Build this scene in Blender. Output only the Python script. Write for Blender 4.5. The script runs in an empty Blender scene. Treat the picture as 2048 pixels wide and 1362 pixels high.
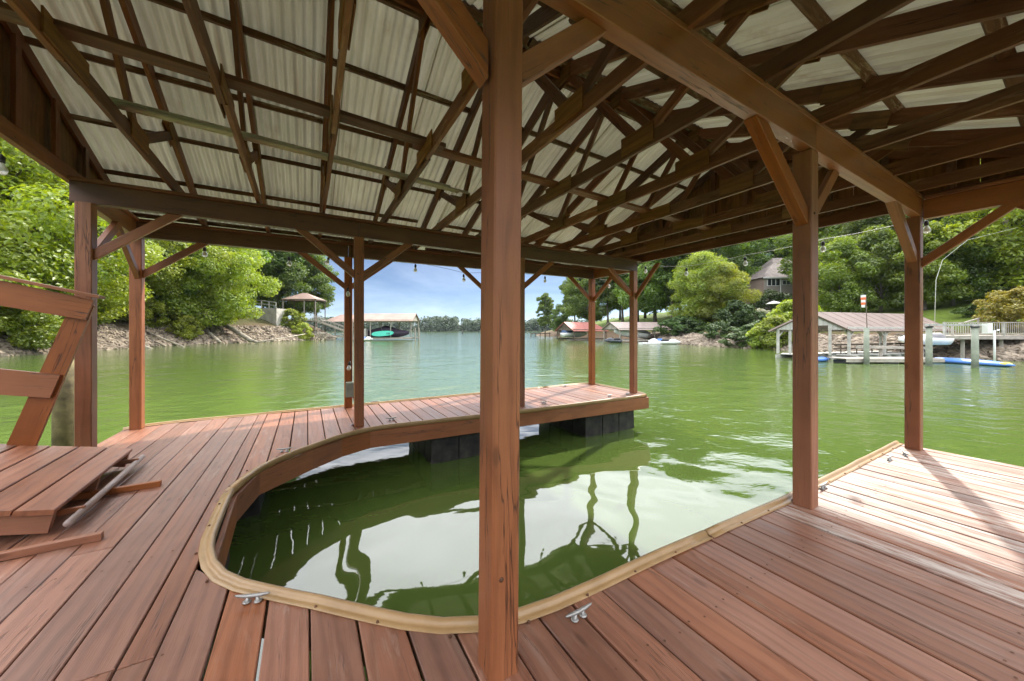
import bpy, math, random
from mathutils import Vector, Matrix, noise as mnoise
random.seed(7)
R = math.radians
sc = bpy.context.scene
C = sc.collection

# ------------------------------------------------------------------ camera, sky, sun, exposure
FPX, HY, EYE, WATER = 700.0, 660.0, 1.55, -0.78
cam_d = bpy.data.cameras.new("camera"); cam = bpy.data.objects.new("camera", cam_d); C.objects.link(cam)
cam_d.sensor_width = 36.0; cam_d.lens = FPX / 2048 * 36.0
cam_d.shift_y = -(681.0 - HY) / 2048
cam_d.clip_start = 0.05; cam_d.clip_end = 6000
cam.location = (0, 0, EYE); cam.rotation_euler = (R(90), 0, 0)
sc.camera = cam

SUN_AZ, SUN_EL = R(37.7), R(42.0)          # azimuth measured from the view direction (+Y) towards +X
world = bpy.data.worlds.new("World"); sc.world = world; world.use_nodes = True
wn, wl = world.node_tree.nodes, world.node_tree.links
for n in list(wn): wn.remove(n)
w_out = wn.new("ShaderNodeOutputWorld"); w_bg = wn.new("ShaderNodeBackground"); w_bg.inputs[1].default_value = 0.05
w_sky = wn.new("ShaderNodeTexSky"); w_sky.sky_type = 'NISHITA'; w_sky.sun_disc = False
w_sky.sun_elevation = SUN_EL; w_sky.sun_rotation = SUN_AZ
w_sky.air_density = 0.55; w_sky.dust_density = 0.12; w_sky.ozone_density = 2.0; w_sky.altitude = 200
w_tc = wn.new("ShaderNodeTexCoord"); w_sep = wn.new("ShaderNodeSeparateXYZ"); wl.new(w_tc.outputs["Generated"], w_sep.inputs[0])
w_add = wn.new("ShaderNodeMath"); w_add.operation = 'ADD'; w_add.inputs[1].default_value = 0.12; wl.new(w_sep.outputs[2], w_add.inputs[0])
w_mx = wn.new("ShaderNodeMath"); w_mx.operation = 'MAXIMUM'; w_mx.inputs[1].default_value = 0.05; wl.new(w_add.outputs[0], w_mx.inputs[0])
w_dx = wn.new("ShaderNodeMath"); w_dx.operation = 'DIVIDE'; wl.new(w_sep.outputs[0], w_dx.inputs[0]); wl.new(w_mx.outputs[0], w_dx.inputs[1])
w_dy = wn.new("ShaderNodeMath"); w_dy.operation = 'DIVIDE'; wl.new(w_sep.outputs[1], w_dy.inputs[0]); wl.new(w_mx.outputs[0], w_dy.inputs[1])
w_cmb = wn.new("ShaderNodeCombineXYZ"); wl.new(w_dx.outputs[0], w_cmb.inputs[0]); wl.new(w_dy.outputs[0], w_cmb.inputs[1])
w_noi = wn.new("ShaderNodeTexNoise"); w_noi.inputs["Scale"].default_value = 0.55; w_noi.inputs["Detail"].default_value = 7
w_noi.inputs["Roughness"].default_value = 0.62; w_noi.inputs["Distortion"].default_value = 0.7; wl.new(w_cmb.outputs[0], w_noi.inputs["Vector"])
w_rmp = wn.new("ShaderNodeValToRGB"); w_rmp.color_ramp.elements[0].position = 0.36; w_rmp.color_ramp.elements[1].position = 0.66
w_rmp.color_ramp.elements[0].color = (0.05, 0.05, 0.05, 1); w_rmp.color_ramp.elements[1].color = (0.7, 0.7, 0.7, 1)
wl.new(w_noi.outputs[0], w_rmp.inputs[0])
# bright high cloud overhead (it shows as the white reflections in the slip), thinning out to clear blue towards the horizon
w_el = wn.new("ShaderNodeMapRange"); w_el.interpolation_type = 'SMOOTHSTEP'; w_el.inputs[1].default_value = 0.20; w_el.inputs[2].default_value = 0.46; w_el.inputs[3].default_value = 0.0; w_el.inputs[4].default_value = 1.0
w_nz = wn.new("ShaderNodeMath"); w_nz.operation = 'MULTIPLY_ADD'; wl.new(w_noi.outputs[0], w_nz.inputs[0]); w_nz.inputs[1].default_value = 0.16; wl.new(w_sep.outputs[2], w_nz.inputs[2])
w_ns = wn.new("ShaderNodeMath"); w_ns.operation = 'SUBTRACT'; wl.new(w_nz.outputs[0], w_ns.inputs[0]); w_ns.inputs[1].default_value = 0.08; wl.new(w_ns.outputs[0], w_el.inputs[0])
w_cv = wn.new("ShaderNodeMath"); w_cv.operation = 'MAXIMUM'; wl.new(w_el.outputs[0], w_cv.inputs[0])
w_low = wn.new("ShaderNodeMath"); w_low.operation = 'MULTIPLY'; w_low.inputs[1].default_value = 0.07; wl.new(w_rmp.outputs[0], w_low.inputs[0]); wl.new(w_low.outputs[0], w_cv.inputs[1])
w_dn = wn.new("ShaderNodeMath"); w_dn.operation = 'MULTIPLY_ADD'; wl.new(w_noi.outputs[0], w_dn.inputs[0]); w_dn.inputs[1].default_value = 1.1; w_dn.inputs[2].default_value = 0.45
w_cc = wn.new("ShaderNodeMixRGB"); w_cc.blend_type = 'MULTIPLY'; w_cc.inputs[0].default_value = 1.0; w_cc.inputs[1].default_value = (33, 33.6, 34.6, 1); wl.new(w_dn.outputs[0], w_cc.inputs[2])
w_mix = wn.new("ShaderNodeMixRGB"); wl.new(w_cv.outputs[0], w_mix.inputs[0]); wl.new(w_sky.outputs[0], w_mix.inputs[1])
wl.new(w_cc.outputs[0], w_mix.inputs[2])
wl.new(w_mix.outputs[0], w_bg.inputs[0]); wl.new(w_bg.outputs[0], w_out.inputs[0])

sun_d = bpy.data.lights.new("sun", 'SUN'); sun_d.energy = 2.6; sun_d.angle = R(1.2); sun_d.color = (1.0, 0.94, 0.84)
sun = bpy.data.objects.new("sun", sun_d); C.objects.link(sun)
to_sun = Vector((math.sin(SUN_AZ) * math.cos(SUN_EL), math.cos(SUN_AZ) * math.cos(SUN_EL), math.sin(SUN_EL)))
sun.rotation_euler = (-to_sun).to_track_quat('-Z', 'Y').to_euler()

sc.view_settings.view_transform = 'Standard'; sc.view_settings.look = 'None'
sc.view_settings.exposure = 1.3; sc.view_settings.gamma = 1.0; sc.view_settings.use_curve_mapping = False
sc.cycles.use_denoising = True
sc.cycles.max_bounces = 10; sc.cycles.diffuse_bounces = 5; sc.cycles.glossy_bounces = 4; sc.cycles.transmission_bounces = 4; sc.cycles.transparent_max_bounces = 6
sc.cycles.sample_clamp_indirect = 6.0
sc.cycles.caustics_reflective = False; sc.cycles.caustics_refractive = False

# ------------------------------------------------------------------ dock axes: s along the slip, t across it
AZ = R(59.6)
AX = Vector((math.sin(AZ), math.cos(AZ), 0)); BX = Vector((-math.cos(AZ), math.sin(AZ), 0))
def W(s, t, z=0.0): return AX * s + BX * t + Vector((0, 0, z))
def at(u, v, z):                     # point of the plane z seen at photo pixel (u, v)
    y = FPX * (EYE - z) / (v - HY); return Vector(((u - 1024) / FPX * y, y, z))
def atY(u, v, y):                    # point at depth y
    return Vector(((u - 1024) / FPX * y, y, EYE + (HY - v) * y / FPX))
def lerp(a, b, f): return a + (b - a) * f

# ------------------------------------------------------------------ materials
MATS = {}
class NT:
    def __init__(self, name):
        self.m = bpy.data.materials.new(name); self.m.use_nodes = True
        self.n, self.l = self.m.node_tree.nodes, self.m.node_tree.links
        self.p = self.n["Principled BSDF"]; self.out = self.n["Material Output"]
    def add(self, t, **kw):
        x = self.n.new(t)
        for k, v in kw.items():
            if hasattr(x, k) and k not in ('Scale',): setattr(x, k, v)
            else: x.inputs[k].default_value = v
        return x
    def link(self, a, b): self.l.new(a, b)
    def math(self, op, a, b=None, c=None, clamp=False):
        x = self.n.new("ShaderNodeMath"); x.operation = op; x.use_clamp = clamp
        for i, v in enumerate((a, b, c)):
            if v is None: continue
            if isinstance(v, (int, float)): x.inputs[i].default_value = v
            else: self.l.new(v, x.inputs[i])
        return x.outputs[0]
    def mix(self, f, a, b, mode='MIX'):
        x = self.n.new("ShaderNodeMixRGB"); x.blend_type = mode
        for i, v in enumerate((f, a, b)):
            if isinstance(v, (int, float)): x.inputs[i].default_value = v
            elif isinstance(v, tuple): x.inputs[i].default_value = (*v, 1) if len(v) == 3 else v
            else: self.l.new(v, x.inputs[i])
        return x.outputs[0]
    def ramp(self, f, lo, hi, a=0.0, b=1.0):
        x = self.n.new("ShaderNodeMapRange"); x.inputs[1].default_value = lo; x.inputs[2].default_value = hi
        x.inputs[3].default_value = a; x.inputs[4].default_value = b; self.l.new(f, x.inputs[0]); return x.outputs[0]
    def noise(self, vec, scale, detail=4, rough=0.55, dist=0.0):
        x = self.n.new("ShaderNodeTexNoise"); x.inputs["Scale"].default_value = scale; x.inputs["Detail"].default_value = detail
        x.inputs["Roughness"].default_value = rough; x.inputs["Distortion"].default_value = dist
        if vec is not None: self.l.new(vec, x.inputs["Vector"])
        return x.outputs[0]
    def mapping(self, vec, scale=(1, 1, 1), loc=(0, 0, 0)):
        x = self.n.new("ShaderNodeMapping"); x.inputs["Scale"].default_value = scale; x.inputs["Location"].default_value = loc
        self.l.new(vec, x.inputs["Vector"]); return x.outputs[0]
    def bump(self, h, strength, dist):
        x = self.n.new("ShaderNodeBump"); x.inputs["Strength"].default_value = strength; x.inputs["Distance"].default_value = dist
        self.l.new(h, x.inputs["Height"]); self.l.new(x.outputs[0], self.p.inputs["Normal"]); return x

def wood(name, c1, c2, rough=0.5, crack=0.6, wear=None, wear_amt=0.0, vary=0.25, knots=0.7, spec=0.5, grime=None):
    if name in MATS: return MATS[name]
    t = NT(name); tc = t.add("ShaderNodeTexCoord"); oi = t.add("ShaderNodeObjectInfo")
    cmb = t.add("ShaderNodeCombineXYZ")
    t.link(t.math('MULTIPLY', oi.outputs["Random"], 53.0), cmb.inputs[0]); t.link(t.math('MULTIPLY', oi.outputs["Random"], 17.0), cmb.inputs[1]); t.link(t.math('MULTIPLY', oi.outputs["Random"], 29.0), cmb.inputs[2])
    va = t.add("ShaderNodeVectorMath", operation='ADD'); t.link(tc.outputs["Object"], va.inputs[0]); t.link(cmb.outputs[0], va.inputs[1])
    v = va.outputs[0]
    n1 = t.noise(t.mapping(v, (0.9, 9, 9)), 1.0, 5, 0.6, 0.5)
    fine = t.noise(t.mapping(v, (5, 150, 150)), 1.0, 3, 0.7)
    wv = t.add("ShaderNodeTexWave", wave_type='BANDS', bands_direction='Y', Scale=5.5); wv.inputs["Distortion"].default_value = 9.0
    wv.inputs["Detail"].default_value = 2.5; wv.inputs["Detail Scale"].default_value = 0.7
    t.link(t.mapping(v, (0.22, 0.75, 0.75)), wv.inputs["Vector"])
    col = t.mix(t.ramp(n1, 0.32, 0.68), c1, c2)
    dk = tuple(x * 0.62 for x in c1)
    col = t.mix(t.ramp(wv.outputs["Fac"], 0.55, 1.0, 0.0, 0.42), col, dk)
    col = t.mix(t.ramp(fine, 0.50, 0.78, 0.0, 0.5), col, dk)
    # blotchy stain
    bl = t.noise(tc.outputs["Object"], 2.3, 4, 0.6, 0.2)
    col = t.mix(t.ramp(bl, 0.4, 0.75, 0.0, 0.35), col, tuple(x * 1.25 for x in c2))
    if wear:
        wn_ = t.noise(t.mapping(v, (2.2, 16, 16)), 1.0, 6, 0.72, 0.6)
        wl_ = t.noise(t.mapping(v, (0.6, 1.4, 1.4)), 1.0, 3, 0.6)
        wf = t.math('MULTIPLY', t.ramp(wn_, 0.52 if wear_amt < 1 else 0.44, 0.66 if wear_amt < 1 else 0.60), t.ramp(wl_, 0.42 if wear_amt < 1 else 0.30, 0.62 if wear_amt < 1 else 0.48, 0.0, wear_amt), clamp=True)
        col = t.mix(wf, col, wear)
    if grime:
        gf = t.ramp(t.noise(t.mapping(v, (1.5, 4, 4)), 1.0, 5, 0.65), 0.5, 0.75, 0.0, 0.75)
        col = t.mix(gf, col, grime)
    # knots
    vo = t.add("ShaderNodeTexVoronoi"); vo.inputs["Scale"].default_value = 1.0; t.link(t.mapping(v, (1.6, 5, 5)), vo.inputs["Vector"])
    kf = t.ramp(vo.outputs["Distance"], 0.05, 0.10, knots, 0.0)
    col = t.mix(kf, col, tuple(x * 0.25 for x in c1))
    # drying cracks following the grain
    cn = t.noise(t.mapping(v, (0.55, 13, 13)), 1.0, 4, 0.55, 0.3)
    cm = t.noise(t.mapping(v, (0.8, 6, 6), (3, 7, 1)), 1.0, 2, 0.5)
    cr = t.math('MULTIPLY', t.ramp(t.math('ABSOLUTE', t.math('SUBTRACT', cn, 0.5)), 0.0, 0.012, 1.0, 0.0), t.ramp(cm, 0.48, 0.56, 0.0, crack), clamp=True)
    col = t.mix(cr, col, (0.012, 0.007, 0.005))
    hs = t.add("ShaderNodeHueSaturation"); t.link(col, hs.inputs["Color"])
    t.link(t.ramp(oi.outputs["Random"], 0, 1, 1 - vary, 1 + vary), hs.inputs["Value"])
    t.link(t.ramp(t.math('FRACT', t.math('MULTIPLY', oi.outputs["Random"], 7.31)), 0, 1, 0.86, 1.08), hs.inputs["Saturation"])
    t.link(hs.outputs[0], t.p.inputs["Base Color"])
    t.link(t.ramp(n1, 0.3, 0.7, rough - 0.08, rough + 0.12), t.p.inputs["Roughness"])
    t.p.inputs["Specular IOR Level"].default_value = spec
    h = t.math('ADD', t.math('MULTIPLY', fine, 0.5), t.math('MULTIPLY', wv.outputs["Fac"], 0.35))
    h = t.math('SUBTRACT', h, t.math('MULTIPLY', cr, 1.6)); h = t.math('SUBTRACT', h, t.math('MULTIPLY', kf, 0.5))
    t.bump(h, 0.55, 0.004)
    MATS[name] = t.m; return t.m

def plain(name, col, rough=0.6, metal=0.0, var=0.12, scale=3.0, bump=0.0, spec=0.5, col2=None, bscale=None):
    if name in MATS: return MATS[name]
    t = NT(name); tc = t.add("ShaderNodeTexCoord")
    n = t.noise(tc.outputs["Object"], scale, 5, 0.6)
    a = tuple(max(0, c * (1 - var * 1.6)) for c in col); b = col2 or tuple(min(1, c * (1 + var)) for c in col)
    t.link(t.mix(t.ramp(n, 0.3, 0.7), a, b), t.p.inputs["Base Color"])
    t.p.inputs["Roughness"].default_value = rough; t.p.inputs["Metallic"].default_value = metal; t.p.inputs["Specular IOR Level"].default_value = spec
    if bump: t.bump(t.noise(tc.outputs["Object"], bscale or scale * 6, 4, 0.6), bump, 0.02)
    MATS[name] = t.m; return t.m

def leaf(name, c1, c2, trans=0.4, gloss=0.12):
    if name in MATS: return MATS[name]
    t = NT(name); t.n.remove(t.p)
    tc = t.add("ShaderNodeTexCoord"); oi = t.add("ShaderNodeObjectInfo"); ge = t.add("ShaderNodeNewGeometry")
    n = t.noise(tc.outputs["Object"], 0.55, 3, 0.6); n2 = t.noise(tc.outputs["Object"], 5.0, 2, 0.6)
    col = t.mix(t.ramp(n, 0.35, 0.65), c1, c2)
    col = t.mix(t.ramp(n2, 0.35, 0.65, 0.0, 0.55), col, tuple(x * 0.55 for x in c1))
    hs = t.add("ShaderNodeHueSaturation"); t.link(col, hs.inputs["Color"])
    t.link(t.ramp(oi.outputs["Random"], 0, 1, 0.484, 0.512), hs.inputs["Hue"]); t.link(t.ramp(t.math('FRACT', t.math('MULTIPLY', oi.outputs["Random"], 9.7)), 0, 1, 0.78, 1.2), hs.inputs["Value"])
    d = t.add("ShaderNodeBsdfDiffuse"); tr = t.add("ShaderNodeBsdfTranslucent"); g = t.add("ShaderNodeBsdfGlossy"); g.inputs["Roughness"].default_value = 0.45
    t.link(hs.outputs[0], d.inputs[0])
    t.link(t.mix(1.0, hs.outputs[0], (1.35, 1.25, 0.5), 'MULTIPLY'), tr.inputs[0])
    m1 = t.add("ShaderNodeMixShader"); m1.inputs[0].default_value = trans; t.link(d.outputs[0], m1.inputs[1]); t.link(tr.outputs[0], m1.inputs[2])
    m2 = t.add("ShaderNodeMixShader"); m2.inputs[0].default_value = gloss * 0.5; t.link(m1.outputs[0], m2.inputs[1]); t.link(g.outputs[0], m2.inputs[2])
    t.link(m2.outputs[0], t.out.inputs[0]); MATS[name] = t.m; return t.m

DECK = wood("deck_stain", (0.195, 0.068, 0.033), (0.29, 0.118, 0.062), 0.45, 0.45, (0.36, 0.24, 0.18), 0.55, 0.24, 0.45)
DECKW = wood("worn_deck_stain", (0.20, 0.072, 0.036), (0.29, 0.122, 0.066), 0.5, 0.5, (0.44, 0.35, 0.295), 1.0, 0.2, 0.45)
POST = wood("post_stain", (0.235, 0.070, 0.020), (0.31, 0.104, 0.034), 0.45, 0.8, None, 0, 0.08, 0.5)
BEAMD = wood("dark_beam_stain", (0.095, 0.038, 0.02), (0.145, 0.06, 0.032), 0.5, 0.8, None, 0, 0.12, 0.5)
TRUSS = wood("aged_truss_wood", (0.118, 0.044, 0.020), (0.20, 0.080, 0.038), 0.6, 0.7, (0.36, 0.21, 0.14), 0.6, 0.35, 0.6, 0.35)
PURLIN = wood("stained_purlin_wood", (0.10, 0.046, 0.026), (0.17, 0.085, 0.05), 0.7, 0.6, (0.50, 0.41, 0.33), 0.8, 0.25, 0.4, 0.3)
PLY = wood("weathered_plywood", (0.15, 0.065, 0.024), (0.26, 0.125, 0.048), 0.7, 0.3, None, 0, 0.15, 0.3, 0.3, (0.04, 0.022, 0.014))
GREYW = wood("grey_weathered_wood", (0.25, 0.22, 0.19), (0.40, 0.37, 0.33), 0.75, 0.5, None, 0, 0.15, 0.3, 0.3)
GREYP = plain("grey_painted_wood", (0.42, 0.41, 0.38), 0.7, 0, 0.15, 2.0)
DARKW = plain("dark_old_wood", (0.10, 0.075, 0.055), 0.8, 0, 0.3, 2.0)
BUMPER = plain("beige_vinyl", (0.34, 0.205, 0.088), 0.38, 0, 0.06, 5.0, 0.06, 0.5, (0.40, 0.25, 0.115), 30)
FLOATM = plain("black_float_plastic", (0.012, 0.013, 0.014), 0.6, 0, 0.4, 4.0, 0.3, 0.4, (0.055, 0.052, 0.042), 12)
GALV = plain("galvanised_metal", (0.44, 0.43, 0.41), 0.55, 0.85, 0.2, 9.0)
CONDUIT = plain("grey_pvc", (0.46, 0.40, 0.42), 0.6, 0, 0.1, 3.0)
RUST = plain("rusty_metal", (0.16, 0.08, 0.045), 0.7, 0.5, 0.4, 22.0)
BLACK = plain("black_rubber", (0.015, 0.015, 0.015), 0.5)
BARK = plain("tree_bark", (0.13, 0.105, 0.085), 0.9, 0, 0.35, 1.2, 0.6, 0.2, (0.22, 0.19, 0.16), 5)
DRIFT = plain("bleached_driftwood", (0.30, 0.25, 0.20), 0.85, 0, 0.3, 1.0, 0.4, 0.2, (0.46, 0.41, 0.34), 6)
CONC = plain("stained_concrete", (0.42, 0.40, 0.36), 0.85, 0, 0.2, 0.8, 0.2)
ROCK = plain("bank_stone", (0.20, 0.155, 0.12), 0.9, 0, 0.5, 1.1, 0.5, 0.2, (0.44, 0.36, 0.28), 3)
WHITE = plain("white_gelcoat", (0.72, 0.73, 0.74), 0.25, 0, 0.05)
NAVY = plain("dark_boat_cover", (0.035, 0.022, 0.05), 0.5, 0, 0.2)
TEAL = plain("teal_board_foam", (0.10, 0.62, 0.50), 0.4, 0, 0.06)
BLUE = plain("blue_pool_vinyl", (0.08, 0.20, 0.58), 0.35, 0, 0.08)
YELLOW = plain("yellow_vinyl", (0.70, 0.60, 0.06), 0.4, 0, 0.05)
ORANGE = plain("orange_nylon", (0.75, 0.17, 0.07), 0.6, 0, 0.05)
REDROOF = plain("red_metal_roof", (0.30, 0.095, 0.075), 0.5, 0.1, 0.15, 0.5)
PINKROOF = plain("faded_red_metal_roof", (0.20, 0.148, 0.13), 0.6, 0.1, 0.12, 0.5)
GREYROOF = plain("pale_metal_roof", (0.33, 0.26, 0.24), 0.45, 0.1, 0.12, 0.5)
BROWNROOF = plain("brown_metal_roof", (0.30, 0.20, 0.16), 0.45, 0.1, 0.15, 0.5)
SHINGLE = plain("grey_shingle", (0.20, 0.165, 0.155), 0.85, 0, 0.25, 1.5, 0.3)
TRIM = plain("white_trim", (0.70, 0.70, 0.68), 0.5, 0, 0.05)
DKGLASS = plain("dark_window_glass", (0.03, 0.035, 0.04), 0.08, 0, 0.1)
CABLE = plain("light_cable", (0.30, 0.30, 0.29), 0.5)
GREENBOX = plain("grey_green_enclosure", (0.23, 0.27, 0.22), 0.45, 0.2, 0.15, 6)
TREATED = plain("green_treated_pile", (0.19, 0.22, 0.18), 0.8, 0, 0.25, 1.2, 0.3, 0.3, (0.29, 0.31, 0.25))

def brick_mat():
    t = NT("house_brick"); tc = t.add("ShaderNodeTexCoord"); b = t.add("ShaderNodeTexBrick")
    b.inputs["Color1"].default_value = (0.25, 0.105, 0.075, 1); b.inputs["Color2"].default_value = (0.19, 0.085, 0.065, 1); b.inputs["Mortar"].default_value = (0.32, 0.28, 0.25, 1)
    b.inputs["Scale"].default_value = 4.0; t.link(tc.outputs["Object"], b.inputs["Vector"]); t.link(b.outputs[0], t.p.inputs["Base Color"]); t.p.inputs["Roughness"].default_value = 0.9
    return t.m
BRICK = brick_mat()

def sheet_mat():
    t = NT("corrugated_sheet"); t.n.remove(t.p); tc = t.add("ShaderNodeTexCoord"); oi = t.add("ShaderNodeObjectInfo")
    v = tc.outputs["Object"]
    n = t.noise(t.mapping(v, (6, 0.8, 1)), 1.0, 5, 0.62, 0.3)
    col = t.mix(t.ramp(n, 0.3, 0.7), (0.31, 0.29, 0.205), (0.46, 0.44, 0.335))
    n2 = t.noise(v, 1.7, 5, 0.65)
    col = t.mix(t.ramp(n2, 0.5, 0.8, 0.0, 0.5), col, (0.30, 0.25, 0.15))
    st = t.noise(t.mapping(v, (11, 0.35, 1)), 1.0, 4, 0.6); col = t.mix(t.ramp(st, 0.52, 0.72, 0.0, 0.55), col, (0.20, 0.15, 0.085))
    ru = t.noise(t.mapping(v, (2.2, 1.1, 1), (5, 2, 0)), 1.0, 6, 0.7); col = t.mix(t.ramp(ru, 0.60, 0.74, 0.0, 0.6), col, (0.17, 0.10, 0.05))
    hs = t.add("ShaderNodeHueSaturation"); t.link(col, hs.inputs["Color"]); t.link(t.ramp(oi.outputs["Random"], 0, 1, 0.82, 1.12), hs.inputs["Value"])
    d = t.add("ShaderNodeBsdfDiffuse"); t.link(hs.outputs[0], d.inputs[0]); tr = t.add("ShaderNodeBsdfTranslucent"); t.link(hs.outputs[0], tr.inputs[0])
    g = t.add("ShaderNodeBsdfGlossy"); g.inputs["Roughness"].default_value = 0.35; g.inputs["Color"].default_value = (0.6, 0.6, 0.55, 1)
    m1 = t.add("ShaderNodeMixShader"); m1.inputs[0].default_value = 0.12; t.link(d.outputs[0], m1.inputs[1]); t.link(tr.outputs[0], m1.inputs[2])
    m2 = t.add("ShaderNodeMixShader"); m2.inputs[0].default_value = 0.2; t.link(m1.outputs[0], m2.inputs[1]); t.link(g.outputs[0], m2.inputs[2])
    t.link(m2.outputs[0], t.out.inputs[0]); return t.m
SHEET = sheet_mat()

def water_mat():
    t = NT("lake_water"); tc = t.add("ShaderNodeTexCoord"); v = tc.outputs["Object"]
    n = t.noise(v, 0.05, 3, 0.5)
    t.link(t.mix(t.ramp(n, 0.3, 0.7), (0.068, 0.108, 0.022), (0.080, 0.122, 0.030)), t.p.inputs["Base Color"])
    t.p.inputs["IOR"].default_value = 1.85; t.p.inputs["Specular IOR Level"].default_value = 0.5
    t.p.inputs["Diffuse Roughness"].default_value = 0.0
    # sheltered water inside the slip is calmer than the open cove
    c = W(2.6, 3.4, 0)
    vd = t.add("ShaderNodeVectorMath", operation='DISTANCE'); t.link(v, vd.inputs[0]); vd.inputs[1].default_value = (c.x, c.y, 0)
    calm = t.ramp(vd.outputs["Value"], 2.6, 7.5, 0.0, 1.0)
    t.link(t.ramp(calm, 0, 1, 0.02, 0.075), t.p.inputs["Roughness"])
    big = t.noise(v, 0.55, 2, 0.4, 0.4)
    mid = t.noise(t.mapping(v, (1.0, 1.5, 1)), 1.7, 3, 0.5, 0.3)
    sm = t.noise(t.mapping(v, (1.0, 1.7, 1)), 6.0, 3, 0.55, 0.2)
    patch = t.ramp(t.noise(v, 0.07, 2, 0.5), 0.35, 0.65, 0.45, 1.0)
    h = t.math('MULTIPLY', big, 0.075)
    h = t.math('ADD', h, t.math('MULTIPLY', t.math('MULTIPLY', mid, patch), t.ramp(calm, 0, 1, 0.003, 0.042)))
    h = t.math('ADD', h, t.math('MULTIPLY', t.math('MULTIPLY', sm, patch), t.ramp(calm, 0, 1, 0.0, 0.0085)))
    t.bump(h, 1.0, 1.0)
    return t.m
WATERM = water_mat()

def ground_mat(name, grass, soil, rock_z):
    t = NT(name); tc = t.add("ShaderNodeTexCoord"); v = tc.outputs["Object"]; sp = t.add("ShaderNodeSeparateXYZ"); t.link(v, sp.inputs[0])
    n = t.noise(v, 0.25, 6, 0.65); n2 = t.noise(v, 2.2, 5, 0.7)
    g = t.mix(t.ramp(n2, 0.3, 0.7), grass, tuple(x * 0.55 for x in grass))
    so = t.mix(t.ramp(n2, 0.3, 0.7), soil, tuple(x * 0.5 for x in soil))
    z = t.math('ADD', sp.outputs[2], t.math('MULTIPLY', t.math('SUBTRACT', n, 0.5), 5.0))
    t.link(t.mix(t.ramp(z, rock_z - 0.6, rock_z + 0.8), so, g), t.p.inputs["Base Color"]); t.p.inputs["Roughness"].default_value = 0.95
    t.p.inputs["Specular IOR Level"].default_value = 0.2
    t.bump(n2, 0.8, 0.15); return t.m
LAWN = ground_mat("lawn_slope", (0.12, 0.17, 0.025), (0.16, 0.11, 0.07), 1.3)
WOODS = ground_mat("wooded_slope", (0.10, 0.10, 0.035), (0.16, 0.11, 0.07), 2.6)

# ------------------------------------------------------------------ object helpers
WM = {}
def tag(o, label=None, cat=None, group=None, kind=None):
    if label: o['label'] = label
    if cat: o['category'] = cat
    if group: o['group'] = group
    if kind: o['kind'] = kind
    return o
def put(o, mat, parent=None):
    WM[o.name] = mat.copy(); o.matrix_basis = mat
    if parent is not None:
        o.parent = parent; o.matrix_parent_inverse = WM[parent.name].inverted()
    return o
def empty(name, loc, label=None, cat=None, group=None):
    o = bpy.data.objects.new(name, None); C.objects.link(o); o.empty_display_size = 0.2
    put(o, Matrix.Translation(Vector(loc))); return tag(o, label, cat, group)
def mesh(name, verts, faces, mat, parent=None, matrix=None, smooth=False, mats=None, idx=None):
    me = bpy.data.meshes.new(name); me.from_pydata([tuple(v) for v in verts], [], faces)
    for m in (mats or [mat]): me.materials.append(m)
    if idx: me.polygons.foreach_set("material_index", idx)
    if smooth: me.polygons.foreach_set("use_smooth", [True] * len(me.polygons))
    me.update()
    o = bpy.data.objects.new(name, me); C.objects.link(o); put(o, matrix or Matrix.Identity(4), parent); return o
def frame(p0, p1, up=Vector((0, 0, 1)), roll=0.0):
    x = (p1 - p0).normalized(); u = up if abs(x.dot(up)) < 0.98 else BX
    y = u.cross(x).normalized(); z = x.cross(y)
    m = Matrix((x, y, z)).transposed().to_4x4()
    if roll: m = m @ Matrix.Rotation(roll, 4, 'X')
    m.translation = p0; return m
def prof_oct(w, h, c):
    a, b = w / 2, h / 2
    return [(-a + c, -b), (a - c, -b), (a, -b + c), (a, b - c), (a - c, b), (-a + c, b), (-a, b - c), (-a, -b + c)]
def prism_data(prof, L, x0=0.0, cut0=None, cut1=None):
    n = len(prof); v = [(x0 + (cut0(y, z) if cut0 else 0), y, z) for y, z in prof] + [(L + (cut1(y, z) if cut1 else 0), y, z) for y, z in prof]
    f = [(i, (i + 1) % n, n + (i + 1) % n, n + i) for i in range(n)] + [tuple(range(n - 1, -1, -1)), tuple(range(n, 2 * n))]
    return v, f
def beam(name, p0, p1, w, h, mat, parent=None, up=Vector((0, 0, 1)), roll=0.0, c=None, cut0=None, cut1=None):
    p0, p1 = Vector(p0), Vector(p1); L = (p1 - p0).length
    v, f = prism_data(prof_oct(w, h, c if c is not None else min(w, h) * 0.07), L, 0, cut0, cut1)
    return mesh(name, v, f, mat, parent, frame(p0, p1, up, roll))
def box(name, c, size, mat, parent=None, rz=0.0, ch=None):
    a, b, d = (x / 2 for x in size)
    k = min(size) * 0.06 if ch is None else ch
    v, f = prism_data(prof_oct(size[1], size[2], k), a, -a)
    return mesh(name, v, f, mat, parent, Matrix.Translation(Vector(c)) @ Matrix.Rotation(rz, 4, 'Z'))
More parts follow.
